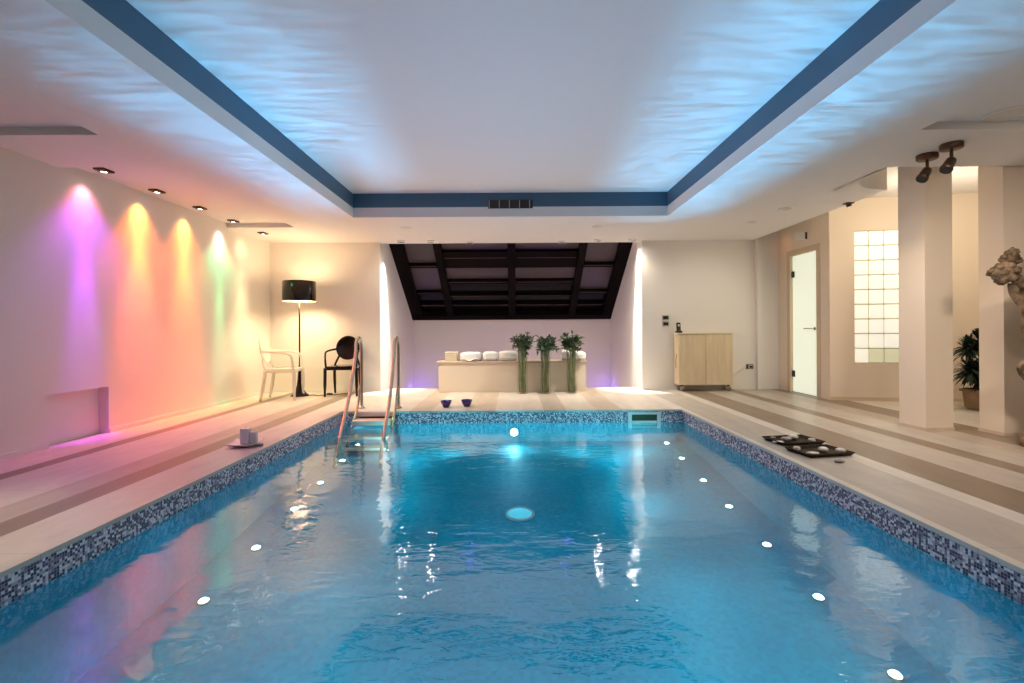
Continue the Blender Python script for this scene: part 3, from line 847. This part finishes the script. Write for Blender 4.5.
# ------------------------------------------------------------------ chairs (oval-back armchair, front is local -Y)
def armchair(name, label, material, loc, rz, disc_r):
    t = thing(name, label, 'chair', loc, rz, None)
    # seat: rounded trapezoid
    bm = bmesh.new()
    outl = [(-.24, -.22), (.24, -.22), (.205, .21), (-.205, .21)]
    tb = bmesh.new()
    vb = [tb.verts.new((x, y, .405)) for x, y in outl]; vt = [tb.verts.new((x, y, .465)) for x, y in outl]
    tb.faces.new(vb[::-1]); tb.faces.new(vt)
    for i in range(4): tb.faces.new((vb[i], vb[(i + 1) % 4], vt[(i + 1) % 4], vt[i]))
    bmesh.ops.bevel(tb, geom=tb.edges[:], offset=.014, segments=3, affect='EDGES', profile=.6)
    for f in tb.faces: f.smooth = True
    merge(bm, tb); tb.free()
    obj('seat', bm, material, t)
    for sx in (-1, 1):
        bm = bmesh.new(); add_tube(bm, catmull([(sx * .232, -.205, .44), (sx * .235, -.208, .25), (sx * .238, -.21, 0)], 4), [.028] + [.025] * 5 + [.019, .018, .017], 12); obj('leg', bm, material, t)
        bm = bmesh.new(); add_tube(bm, catmull([(sx * .195, .195, .44), (sx * .20, .22, .25), (sx * .205, .265, 0)], 4), [.026] + [.024] * 5 + [.019, .018, .017], 12); obj('leg', bm, material, t)
    # oval back, gently dished and reclined
    tilt = math.radians(-11)
    mb = Matrix.Translation((0, .265, .735)) @ Matrix.Rotation(tilt, 4, 'X')
    bm = bmesh.new(); rings = []
    hx, hz = disc_r, disc_r * 1.07
    for sgn, yo in ((-1, -.010), (1, .012)):
        rr = [[bm.verts.new(mb @ Vector((0, yo + .022, 0)))]]
        for q in (.3, .6, .85, .97, 1.0):
            ring = []
            for k in range(40):
                a = 2 * PI * k / 40
                edge = .004 if q == 1.0 else 0
                ring.append(bm.verts.new(mb @ Vector((hx * q * math.cos(a), yo + .022 * (1 - q * q) - sgn * -edge * -1, hz * q * math.sin(a)))))
            rr.append(ring)
        for a_, b_ in zip(rr, rr[1:]):
            for k in range(40):
                k2 = (k + 1) % 40
                f = bm.faces.new((a_[0], b_[k], b_[k2]) if len(a_) == 1 else (a_[k], a_[k2], b_[k2], b_[k])); f.smooth = True
        rings.append(rr[-1])
    for k in range(40):
        k2 = (k + 1) % 40; bm.faces.new((rings[0][k], rings[0][k2], rings[1][k2], rings[1][k]))
    obj('backrest', bm, material, t)
    for sx in (-1, 1):
        bm = bmesh.new()
        add_tube(bm, catmull([(sx * .195, .195, .45), (sx * .17, .225, .52), (sx * disc_r * .72, .248, .735 - disc_r * .70)], 5), .017, 10); obj('back_support', bm, material, t)
        bm = bmesh.new()
        add_tube(bm, catmull([(sx * .225, -.19, .45), (sx * .236, -.185, .55), (sx * .242, -.165, .645), (sx * .243, -.10, .685), (sx * .228, .10, .705), (sx * disc_r * .96, .262, .715)], 5), [.020] * 6 + [.017] * 20, 10, flat=.8)
        obj('armrest', bm, material, t)
    return t
armchair('armchair', 'glossy black armchair with round back beside the floor lamp', M['black_gloss'], (-2.68, 7.66, 0), math.radians(6), .185)
armchair('armchair', 'milky translucent white armchair in front of the floor lamp', M['ghost'], (-3.44, 7.26, 0), math.radians(99), .19)

# ------------------------------------------------------------------ cabinet, phone, switches
t = thing('rolling_cabinet', 'light maple cabinet on casters against the back wall', 'cabinet', (3.10, 7.94, 0))
cw = .435
bm = bmesh.new(); bevel_box(bm, -cw, cw, -.10, .12, .10, .925, .003); obj('body', bm, M['maple'], t)
bm = bmesh.new(); bevel_box(bm, -cw - .012, cw + .008, -.122, .125, .925, .945, .003); obj('top', bm, M['maple_pale'], t)
for x0, x1 in ((-cw + .003, -.004), (.004, cw - .003)):
    bm = bmesh.new(); bevel_box(bm, x0, x1, -.119, -.101, .103, .915, .002); dd = obj('door', bm, M['maple'], t)
    bm = bmesh.new(); xk = x1 - .02 if x0 < -.1 else x0 + .02
    add_lathe(bm, [(0, 0), (.006, 0), (.006, .008), (.009, .012), (0, .015)], 10, Matrix.Translation((xk, -.119, .79)) @ Matrix.Rotation(PI / 2, 4, 'X')); obj('knob', bm, M['maple_pale'], dd)
for x in (-cw + .06, cw - .06):
    for y in (-.07, .085):
        bm = bmesh.new()
        bevel_box(bm, x - .022, x + .022, y - .022, y + .022, .080, .10, .003); add_tube(bm, [(x, y, .082), (x + .012, y, .042)], .010, 8)
        ca = obj('caster', bm, M['black'], t)
        bm = bmesh.new(); add_lathe(bm, [(0, -.014), (.02, -.014), (.041, -.010), (.042, 0), (.041, .010), (.02, .014), (0, .014)], 22, Matrix.Translation((x + .014, y, .042)) @ Matrix.Rotation(PI / 2, 4, 'X') @ Matrix.Rotation(.3, 4, 'X'))
        obj('wheel', bm, M['steel'], ca)
bm = bmesh.new(); add_tube(bm, catmull([(-cw - .001, -.02, .60), (-cw - .018, -.03, .50), (-cw - .02, -.035, .40), (-cw - .008, -.03, .38)], 4), .004, 6); obj('side_cable', bm, M['bronze'], t)
bm = bmesh.new(); add_tube(bm, catmull([(cw - .01, .122, .30), (cw + .06, .125, .27), (cw + .15, .125, .275), (cw + .25, .123, .34), (cw + .30, .12, .375)], 5), .004, 6); obj('power_cable', bm, M['white'], t)

t = thing('cordless_phone', 'black cordless phone standing on the maple cabinet', 'phone', (2.70, 7.92, .945))
bm = bmesh.new(); bevel_box(bm, -.045, .045, -.04, .05, 0, .035, .008); obj('cradle', bm, M['black'], t)
bm = bmesh.new(); bevel_box(bm, -.032, .032, -.014, .018, .02, .17, .008, Matrix.Rotation(-.15, 4, 'X')); hs = obj('handset', bm, M['black'], t)
bm = bmesh.new(); bevel_box(bm, -.017, .017, -.0155, -.0125, .105, .14, .001, Matrix.Rotation(-.15, 4, 'X')); obj('screen', bm, M['steel'], hs)

def plate(name, label, cat, x, z, socket):
    t = thing(name, label, cat, (x, WB, z), 0, None)
    bm = bmesh.new(); bevel_box(bm, -.058, .058, -.010, 0, -.040, .040, .003); obj('frame', bm, M['steel'] if not socket else M['black'], t)
    if socket:
        bm = bmesh.new(); bevel_box(bm, -.028, .048, -.013, -.0095, -.03, .03, .002); obj('insert', bm, M['steel'], t)
        bm = bmesh.new(); bevel_box(bm, -.005, .030, -.045, -.013, -.017, .017, .005); obj('plug', bm, M['black'], t)
    else:
        for s in (-1, 0, 1):
            bm = bmesh.new(); bevel_box(bm, s * .028 - .013, s * .028 + .013, -.015, -.009, -.025, .025, .002); obj('button', bm, M['black'], t)
plate('light_switch', 'upper black light switch plate left of the maple cabinet', 'switch', 2.535, 1.20, False)
plate('light_switch', 'lower black light switch plate left of the maple cabinet', 'switch', 2.535, 1.095, False)
plate('wall_socket', 'black wall socket with plug right of the maple cabinet', 'socket', 3.93, .375, True)

# ------------------------------------------------------------------ small things on the deck
def bowl(label, loc):
    t = thing('bowl', label, 'bowl', loc, 0, 'violet bowls by the pool')
    bm = bmesh.new(); add_lathe(bm, [(0, 0), (.038, 0), (.040, .008), (.055, .03), (.068, .06), (.073, .082), (.070, .084), (.064, .06), (.05, .03), (.03, .014), (0, .011)], 32); obj('body', bm, M['bowl'], t)
    bm = bmesh.new(); add_lathe(bm, [(.0705, .0845), (.0735, .0825), (.0745, .085), (.072, .087), (.0700, .0855)], 32); obj('rim', bm, M['bowl_in'], t)
    return t
b1 = bowl('violet bowl on the far pool edge, nearer the ladder', (-.89, 6.36, 0))
dup(b1, 'violet bowl on the far pool edge, farther from the ladder', (-.625, 6.42, 0))

t = thing('serving_plate', 'square white plate with upturned corner on the left pool edge', 'plate', (-2.375, 4.28, 0), math.radians(8))
bm = bmesh.new(); g = 10; S = .118
gv = {}
for sgn in (0, 1):
    for i in range(g + 1):
        for j in range(g + 1):
            u, v = i / g * 2 - 1, j / g * 2 - 1
            e = max(abs(u), abs(v)); z = .012 + .012 * max(0, e - .75) / .25 + .014 * max(0, abs(u * v) - .5) / .5
            gv[sgn, i, j] = bm.verts.new((u * S, v * S, z + sgn * .006))
for sgn in (0, 1):
    for i in range(g):
        for j in range(g):
            f = bm.faces.new([gv[sgn, a, b] for a, b in ((i, j), (i + 1, j), (i + 1, j + 1), (i, j + 1))]); f.smooth = True
edge = [(i, 0) for i in range(g)] + [(g, j) for j in range(g)] + [(i, g) for i in range(g, 0, -1)] + [(0, j) for j in range(g, 0, -1)]
for a, b in zip(edge, edge[1:] + edge[:1]): bm.faces.new((gv[0, a[0], a[1]], gv[0, b[0], b[1]], gv[1, b[0], b[1]], gv[1, a[0], a[1]]))
obj('dish', bm, M['china'], t)
bm = bmesh.new(); bevel_box(bm, -.07, .07, -.07, .07, 0, .013, .003); obj('foot', bm, M['china'], t)
def candle(label, loc, w, h):
    t = thing('candle', label, 'candle', loc, math.radians(8), 'white candles on the plate')
    bm = bmesh.new(); bevel_box(bm, -w, w, -w, w, 0, h, .005); obj('wax', bm, M['wax'], t)
    bm = bmesh.new(); add_tube(bm, [(0, 0, h - .002), (0.001, 0, h + .010), (.003, 0, h + .014)], .0015, 6); obj('wick', bm, M['black'], t)
candle('taller white square candle on the white plate', (-2.372, 4.285, .0185), .034, .132)
candle('shorter white square candle on the white plate', (-2.306, 4.30, .0185), .027, .098)
bm = bmesh.new(); add_blob(bm, (0, 0, .014), (.045, .022, .015), 2, .25, seed=5)
tag(obj('pebble', bm, M['pebble'], loc=(-2.235, 4.25, 0)), 'dark flat pebble beside the white plate on the left edge', 'stone')

def tray(label, loc, rz):
    t = thing('square_tray', label, 'tray', loc, rz, 'dark trays by the pool')
    w, dp = .203, .142
    bm = bmesh.new(); bevel_box(bm, -w * .88, w * .88, -dp * .86, dp * .86, 0, .008, .002); obj('bottom', bm, M['tray'], t)
    bm = bmesh.new()
    prof_in = [(.88, .86, .006), (1.0, 1.0, .030)]
    vin0 = [bm.verts.new((sx * w * .86, sy * dp * .83, .0085)) for sx, sy in ((-1, -1), (1, -1), (1, 1), (-1, 1))]
    vin1 = [bm.verts.new((sx * (w - .006), sy * (dp - .006), .030)) for sx, sy in ((-1, -1), (1, -1), (1, 1), (-1, 1))]
    vo1 = [bm.verts.new((sx * w, sy * dp, .030)) for sx, sy in ((-1, -1), (1, -1), (1, 1), (-1, 1))]
    vo0 = [bm.verts.new((sx * w * .88, sy * dp * .86, .001)) for sx, sy in ((-1, -1), (1, -1), (1, 1), (-1, 1))]
    for i in range(4):
        k = (i + 1) % 4
        for a, b in ((vin0, vin1), (vin1, vo1), (vo1, vo0)): bm.faces.new((a[i], a[k], b[k], b[i]))
    obj('rim', bm, M['tray'], t)
    return t
tray('dark square tray with shells, farther of the two on the right edge', (2.462, 4.285, 0), math.radians(9))
tray('dark square tray with shells, nearer of the two on the right edge', (2.448, 3.90, 0), math.radians(10))

def shell(label, loc, r, seed, kind):
    bm = bmesh.new(); r *= .80
    if kind == 'spiral':
        pts, rad = [], []
        for k in range(34):
            a = k * .42; q = 1 - k / 34
            pts.append((r * .62 * q * math.cos(a), r * .62 * q * math.sin(a), r * .42 + r * .55 * (1 - q))); rad.append(max(r * .45 * q, .002))
        add_tube(bm, pts, rad, 10); add_blob(bm, (0, 0, r * .4), (r * .8, r * .8, r * .4), 2, .1, seed=seed)
        m_ = M['shell']
    elif kind == 'urchin':
        t = bmesh.new(); bmesh.ops.create_icosphere(t, subdivisions=3, radius=1)
        for v in t.verts:
            a = math.atan2(v.co.y, v.co.x); k = 1 + .06 * math.cos(10 * a)
            v.co = Vector((v.co.x * r * k, v.co.y * r * k, (v.co.z * .58 * (1 - .35 * math.exp(-(v.co.x ** 2 + v.co.y ** 2) * 9) * (v.co.z > 0)) + .56) * r))
        for f in t.faces: f.smooth = True
        merge(bm, t); t.free(); m_ = M['shell']
    elif kind == 'flat':
        add_blob(bm, (0, 0, r * .2), (r * 1.25, r * .8, r * .2), 3, .2, seed=seed); m_ = M['shell']
    else:
        add_blob(bm, (0, 0, r * .46), (r * 1.15, r * .85, r * .50), 3, .3, seed=seed); m_ = M['pebble']
    tag(obj('pebble' if kind == 'pebble' else 'seashell', bm, m_, loc=loc), label, 'stone' if kind == 'pebble' else 'shell')
z = .009
shell('flat white shell at the left end of the farther tray', (2.30, 4.225, z), .050, 1, 'flat')
shell('grey rounded stone in the middle of the farther tray', (2.405, 4.29, z + .001), .048, 2, 'pebble')
shell('largest white sea urchin shell at the back of the farther tray', (2.50, 4.345, z), .052, 3, 'urchin')
shell('white spiral shell at the right end of the farther tray', (2.60, 4.235, z), .045, 4, 'spiral')
shell('dark pebble at the back left of the farther tray', (2.335, 4.375, z), .026, 9, 'pebble')
shell('white spiral shell at the left end of the nearer tray', (2.305, 3.955, z), .042, 5, 'spiral')
shell('flat cream shell at the front of the nearer tray', (2.36, 3.835, z), .050, 6, 'flat')
shell('white sea urchin shell in the middle of the nearer tray', (2.485, 3.90, z), .046, 7, 'urchin')
shell('white rounded shell at the right end of the nearer tray', (2.60, 3.865, z), .045, 8, 'urchin')
shell('grey pebble lying on the deck in front of the nearer tray', (2.425, 3.62, 0), .040, 12, 'pebble')

# ------------------------------------------------------------------ potted palms behind the columns
def palm(label, loc, heads, pot_w, pot_h, seed):
    random.seed(seed)
    t = thing('potted_palm', label, 'plant', loc, 0, None)
    bm = bmesh.new()
    tb = bmesh.new(); vb = [tb.verts.new((sx * pot_w * .85, sy * pot_w * .85, 0)) for sx, sy in ((-1, -1), (1, -1), (1, 1), (-1, 1))]
    vt = [tb.verts.new((sx * pot_w, sy * pot_w, pot_h)) for sx, sy in ((-1, -1), (1, -1), (1, 1), (-1, 1))]
    tb.faces.new(vb[::-1]); tb.faces.new(vt)
    for i in range(4): tb.faces.new((vb[i], vb[(i + 1) % 4], vt[(i + 1) % 4], vt[i]))
    bmesh.ops.bevel(tb, geom=tb.edges[:], offset=.02, segments=3, affect='EDGES'); merge(bm, tb); tb.free()
    add_box(bm, -pot_w * 1.06, pot_w * 1.06, -pot_w * 1.06, pot_w * 1.06, pot_h - .035, pot_h - .004)
    obj('pot', bm, M['terracotta'], t)
    bm = bmesh.new(); add_box(bm, -pot_w * .9, pot_w * .9, -pot_w * .9, pot_w * .9, pot_h, pot_h + .008); obj('soil', bm, M['soil'], t)
    for hx, hy, hz, hr in heads:
        bm = bmesh.new()
        add_tube(bm, catmull([(hx * .15, hy * .15, pot_h), (hx * .5, hy * .5, pot_h + (hz - pot_h) * .5), (hx, hy, hz)], 5), .018, 8); obj('trunk', bm, M['bark'], t)
        bm = bmesh.new()
        for k in range(150):
            a = random.uniform(0, 2 * PI); el = random.uniform(-.7, 1.45)
            d = Vector((math.cos(a) * math.cos(el), math.sin(a) * math.cos(el), math.sin(el)))
            ln = hr * random.uniform(.75, 1.1); c = Vector((hx, hy, hz + random.uniform(-.05, .04)))
            sd = d.cross(Vector((0, 0, 1))); sd = sd.normalized() if sd.length > .01 else Vector((1, 0, 0))
            droop = Vector((0, 0, -ln * .22))
            p = [c, c + d * ln * .4, c + d * ln * .8 + droop * .5, c + d * ln + droop]
            wd = [.006, .016, .011, 0]
            prev = None
            for q, w_ in zip(p, wd):
                cur = (bm.verts.new(q + sd * w_), bm.verts.new(q - sd * w_)) if w_ else (bm.verts.new(q),)
                if prev:
                    bm.faces.new((prev[0], prev[1], cur[1], cur[0]) if len(cur) == 2 else (prev[0], prev[1], cur[0]))
                prev = cur
        obj('leaf_crown', bm, M['leaf_dark'], t)
palm('dark spiky palm in a large square clay pot seen between the columns', (5.68, 5.90, 0), [(-.15, 0, .75, .20), (.02, .02, .83, .22), (-.16, -.03, .48, .21), (-.02, -.02, .43, .22)], .13, .25, 3)
palm('small dark pot plant beside the larger palm between the columns', (5.27, 6.12, 0), [(-.01, 0, .40, .10)], .085, .20, 5)

# ------------------------------------------------------------------ carved statue at the right edge
t = thing('carved_statue', 'weathered carved wooden figure holding up a bouquet at right edge', 'statue', (4.505, 3.98, 0))
bm = bmesh.new(); add_lathe(bm, [(0, 0), (.255, 0), (.262, .012), (.262, .07), (.245, .085), (.23, .09), (0, .095)], 40); obj('base', bm, M['statue_base'], t)
def skin(name, verts, edges, radii, material, sub=2):
    me = bpy.data.meshes.new(name); me.from_pydata(verts, edges, [])
    o = bpy.data.objects.new(name, me); COL.objects.link(o)
    m1 = o.modifiers.new('skin', 'SKIN'); m1.use_smooth_shade = True
    for i, r in enumerate(radii): me.skin_vertices[0].data[i].radius = (r, r) if not isinstance(r, tuple) else r
    me.skin_vertices[0].data[0].use_root = True
    s = o.modifiers.new('sub', 'SUBSURF'); s.levels = sub; s.render_levels = sub
    tx = bpy.data.textures.new(name + '_rough', 'CLOUDS'); tx.noise_scale = .06
    dm = o.modifiers.new('rough', 'DISPLACE'); dm.texture = tx; dm.strength = .035; dm.texture_coords = 'LOCAL'
    me.materials.append(material)
    return o
V = [(0, .0, .88), (0, .0, 1.04), (-.01, -.005, 1.20), (-.02, 0, 1.33), (-.02, 0, 1.41), (-.02, -.02, 1.52), (-.02, -.03, 1.62),   # pelvis..head
     (-.16, 0, 1.345), (-.30, -.04, 1.31), (-.42, -.06, 1.37),            # raised right arm towards the bouquet
     (.13, 0, 1.34), (.25, .02, 1.14), (.20, -.14, .98),                 # left arm
     (-.09, 0, .80), (-.11, -.04, .47), (-.10, .02, .11), (-.12, -.10, .10),
     (.09, .01, .80), (.11, .02, .47), (.12, .06, .11), (.13, -.06, .10),
     (-.475, -.07, 1.42)]
E = [(0, 1), (1, 2), (2, 3), (3, 4), (4, 5), (5, 6), (3, 7), (7, 8), (8, 9), (9, 21), (3, 10), (10, 11), (11, 12), (0, 13), (13, 14), (14, 15), (15, 16), (0, 17), (17, 18), (18, 19), (19, 20)]
Rr = [.13, .115, .135, .12, .05, .085, .075, .062, .052, .042, .06, .048, .036, .085, .06, .042, .032, .085, .06, .042, .032, .036]
body = skin('figure', V, E, Rr, M['statue']); body.parent = t
bm = bmesh.new()
add_blob(bm, (-.02, -.02, 1.66), (.09, .10, .06), 3, .3, seed=2, freq=4)
for k in range(14):
    a = k * .45 - .6; add_blob(bm, (-.02 + .085 * math.cos(a), .0 + .09 * math.sin(a), 1.60 + .02 * math.sin(k)), (.03, .03, .035), 2, .3, seed=k)
obj('hair', bm, M['statue'], t)
# drapery hanging from the raised arm
bm = bmesh.new(); nu, nvv = 26, 30; gvv = []
for j in range(nvv + 1):
    q = j / nvv; row = []
    zt = 1.36 - .86 * q
    xl = -.465 + .16 * math.sin(q * 2.6) * .45 + .10 * q - .085 * math.exp(-((q - .80) / .10) ** 2)
    if q > .93: xl += (q - .93) * 1.2
    xr_ = -.18 + .06 * q
    for i in range(nu + 1):
        u = i / nu; x = xl + (xr_ - xl) * u
        y = -.05 - .05 * math.sin(u * 15 + q * 2) * (.4 + .6 * q) * .6 - .03 * math.sin(PI * u) + .02 * math.sin(q * 17 + u * 4)
        row.append((x, y, zt - .03 * math.sin(u * 9)))
    gvv.append(row)
for off in (0, .035):
    vv = [[bm.verts.new((p[0], p[1] + off, p[2])) for p in row] for row in gvv]
    for j in range(nvv):
        for i in range(nu):
            f = bm.faces.new((vv[j][i], vv[j][i + 1], vv[j + 1][i + 1], vv[j + 1][i])); f.smooth = True
    if off == 0: v0 = vv
    else:
        per = [(0, i) for i in range(nu)] + [(j, nu) for j in range(nvv)] + [(nvv, i) for i in range(nu, 0, -1)] + [(j, 0) for j in range(nvv, 0, -1)]
        for a, b in zip(per, per[1:] + per[:1]): bm.faces.new((v0[a[0]][a[1]], v0[b[0]][b[1]], vv[b[0]][b[1]], vv[a[0]][a[1]]))
obj('drapery', bm, M['statue'], t)
# bouquet in the raised hand
bm = bmesh.new(); random.seed(21)
add_blob(bm, (-.545, -.07, 1.44), (.085, .075, .085), 3, .3, seed=4, freq=4)
add_blob(bm, (-.49, -.07, 1.56), (.055, .05, .06), 3, .25, seed=6, freq=4)
for k in range(34):
    a = random.uniform(0, 2 * PI); e = random.uniform(-1.2, 1.3)
    d = Vector((math.cos(a) * math.cos(e), math.sin(a) * math.cos(e), math.sin(e)))
    c = Vector((-.548, -.07, 1.44)) + d * .082 if k < 25 else Vector((-.49, -.07, 1.565)) + d * .055
    add_blob(bm, c, (.026, .026, .022), 2, .4, Matrix.Rotation(a, 4, 'Z') @ Matrix.Rotation(e, 4, 'Y'), seed=k, freq=3)
obj('bouquet', bm, M['statue'], t)

# ------------------------------------------------------------------ lights
# underwater floor lights shining up through the rippled water
for i, y in enumerate(lights_y):
    for j, sx in enumerate((-1.92, 1.87)):
        if y < 2.5 and sx < 0: continue
        o = light('pool_up_light', 'SPOT', (sx, y, zfloor(y) + .06), 125, (.19, .58, 1.0), None, .02, 38, 1.0, gobo=i * 2 + j + 1)
        o.rotation_euler = (PI, 0, 0)
for y in (2.0, 3.6, 5.0):
    o = light('ceiling_tint_fill', 'SPOT', (-.03, y, zfloor(y) + .06), 66, (.78, .72, 1.0), None, .05, 100, 1.0)  # added fill, no lamp here; tints the recess ceiling lavender
    o.rotation_euler = (PI, 0, 0)
# soft fill added inside the pool, no fittings there
for y in (1.0, 1.9, 3.0, 4.3, 5.4):
    for sx in (-1.0, 1.0):
        light('pool_fill_light', 'SPOT', (sx * 1.15, y, -.19), (3.5 if sx < 0 else 4.5) * (2.6 if y < 2 else 1.15), (.09, .80, 1.0), (sx * 1.15, y, -3), .05, 172, .35)
light('pool_wall_lamp_and_fill', 'SPOT', (0, PY1 - .10, -.27), 7, (.35, .85, 1.0), (0, 3.0, -.5), .03, 150, .6)
for x in (-1.5, -.75, 0, .75, 1.4):
    light('pool_wall_lamp_and_fill', 'SPOT', (x, PY1 - .75, -.24), 16, (.18, .84, 1.0), (x, PY1, -.33), .05, 100, 1.0)  # added spots without fittings, brightening the far pool wall

# coloured wall washers: wide halo, main beam and a tight core per lamp
# per lamp: hot spot colour, halo colour, beam colour, strength, beam cone
cols = [((1, .42, .45), (.95, .12, .30), (.40, .03, 1.0), .95, 27), ((1, .62, .10), (1, .30, .04), (1.0, .10, .018), 1.35, 44),
        ((1, .66, .12), (1, .34, .05), (1.0, .13, .02), 1.15, 42), ((1, .55, .80), (.9, .5, .35), (.05, 1.0, .38), .75, 20), ((1, .72, .40), (1, .62, .32), (1, .66, .36), .35, 40)]
for (x, y, z), (c0, c1, c2, e, cone) in zip(lamp_pos, cols):
    s = (x - .015, y, z - .055)
    light('washer_hot_spot', 'SPOT', s, e * 7, c0, (WL, y, 2.24), .015, 62, 1.0)
    light('washer_halo', 'SPOT', s, e * 10, c1, (WL, y, 2.0), .02, 90, 1.0)
    light('washer_beam', 'SPOT', s, e * 60 * (cone / 27) ** .7, c2, (WL, y, 1.25), .02, cone, 1.0)
    light('washer_core', 'SPOT', s, e * (260 if cone < 30 else 400), c2, (WL, y, .55), .02, cone * .72, 1.0)
    light('washer_spill', 'SPOT', s, e * 62, c2, (x + .45, y, 0), .03, 105, .9)

# floor lamp
light('lamp_bulb_up', 'POINT', (-3.34, 7.57, 1.70), 22, (1, .72, .42), None, .12)
o = light('lamp_bulb_down', 'AREA', (-3.34, 7.57, 1.59), 16, (1, .72, .42), (-3.34, 7.57, 0), .30); o.data.shape = 'DISK'
# niche
for x in (-1.83, -1.35, 1.39, 1.95):
    tx = x * 1.12 if abs(x) > 1.6 else x * 1.05
    light('niche_light', 'SPOT', (x, 8.265, 2.56), 36 if abs(x) > 1.6 else 20, (1, .88, .72), (tx, 8.20, 0), .03, 84, .6)
    if abs(x) > 1.6: light('niche_reveal_light', 'SPOT', (-2.03 if x < 0 else 1.955, 8.31, 2.60), 1700, (1, .90, .76), (NXL if x < 0 else NXR, 8.27, .3), .03, 36, 1.0)
for x in (-.77, .86):
    light('niche_blue_light', 'SPOT', (x, 8.27, 2.50), 10, (.22, .10, 1.0), (0.0, 9.2, 2.1), .03, 110, .7)
for x in (-2.05, 1.98):
    light('trough_light', 'POINT', (x, 10.4, -.25), 2.2, (.25, .12, 1.0), None, .05)
for x in (-1.2, 0, 1.2):
    light('trough_light', 'POINT', (x, 9.9, -.3), 2.3, (.90, .45, .70), None, .06)
# ceiling spots, some added as fill without a fitting
for x, y, e, ang, c in ((3.3, 4.6, 75, 115, (1, .80, .60)), (3.2, 2.6, 85, 112, (1, .80, .64)), (-2.85, 2.2, 125, 60, (1, .86, .66)),
                   (1.6, -1.0, 55, 95, (1, .84, .70)), (3.3, 0, 130, 115, (1, .84, .68)), (3.2, -1.4, 90, 105, (1, .82, .66))):
    light('fill_spot', 'SPOT', (x, y, ZS - .02), e, c, (x, y, 0), .08, ang, .9)  # added fill with no fitting, brightens deck and walls
light('column_fill_light', 'SPOT', (2.5, .7, ZS - .05), 400, (1, .83, .66), (4.4, 4.6, 1.0), .30, 52, 1.0)  # added fill aimed at the columns, no fitting here
light('column_fill_light', 'SPOT', (2.75, 3.0, ZS - .05), 75, (1, .80, .62), (4.05, 4.85, 1.2), .15, 62, .9)  # second added fill, for the pool side of the columns
for x in (-1.83, -1.35, 1.39, 1.95):
    light('soffit_lamp_beam', 'SPOT', (x, 7.93, ZS - .03), 26, (1, .86, .66), (x, 7.80, 0), .03, 125, .8)
for x, tx in ((-1.53, -.9), (1.22, .9)):
    light('bench_fill_beam', 'SPOT', (x, 6.95, ZS - .03), 100, (1, .88, .70), (tx, 7.95, .35), .05, 72, 1.0)  # fill added for the bench; the downlight itself is off
for x in (-1.53, 1.22):
    light('deck_fill_beam', 'SPOT', (x, 6.95, ZS - .03), 150, (1, .90, .76), (x, 6.95, 0), .05, 98, 1.0)  # fill added for the back deck, from an unlit downlight
for y in (5.97, 6.72):
    light('wall_fill_beam', 'SPOT', (3.34, y, ZS - .03), 22, (1, .90, .70), (3.1, 8.08, 1.1), .05, 84, 1.0)  # fill added for the right back wall, from unlit downlights
# warm light in the hall on the right
light('hall_light', 'POINT', (4.85, 5.75, 2.30), 15, (1, .83, .61), None, .06)
light('hall_light', 'POINT', (5.75, 5.35, 2.30), 14, (1, .86, .66), None, .06)
light('door_orange_light', 'SPOT', (4.2, 7.7, 2.40), .6, (1, .35, .12), (4.5, 7.95, 2.33), .02, 90, .8)

# ------------------------------------------------------------------ world, camera, view
w = bpy.data.worlds.new('world'); SC.world = w; w.use_nodes = True
w.node_tree.nodes['Background'].inputs[0].default_value = (.01, .01, .015, 1)
w.node_tree.nodes['Background'].inputs[1].default_value = .3

cd = bpy.data.cameras.new('camera'); cam = bpy.data.objects.new('camera', cd); COL.objects.link(cam)
cam.location = (0, 0, 1.0); cam.rotation_euler = (PI / 2, math.radians(.35), 0)
cd.sensor_width = 36; cd.lens = 485 / 1024 * 36; cd.shift_x = -1.5 / 1024; cd.shift_y = -11.0 / 1024
cd.clip_start = .05
SC.camera = cam

vs = SC.view_settings
vs.view_transform = 'Standard'; vs.look = 'None'; vs.gamma = 1; vs.use_curve_mapping = False; vs.exposure = 0.12
cy = SC.cycles
cy.use_denoising = True
cy.max_bounces = 8; cy.diffuse_bounces = 4; cy.glossy_bounces = 4; cy.transparent_max_bounces = 12
cy.sample_clamp_indirect = 4.0; cy.sample_clamp_direct = 0
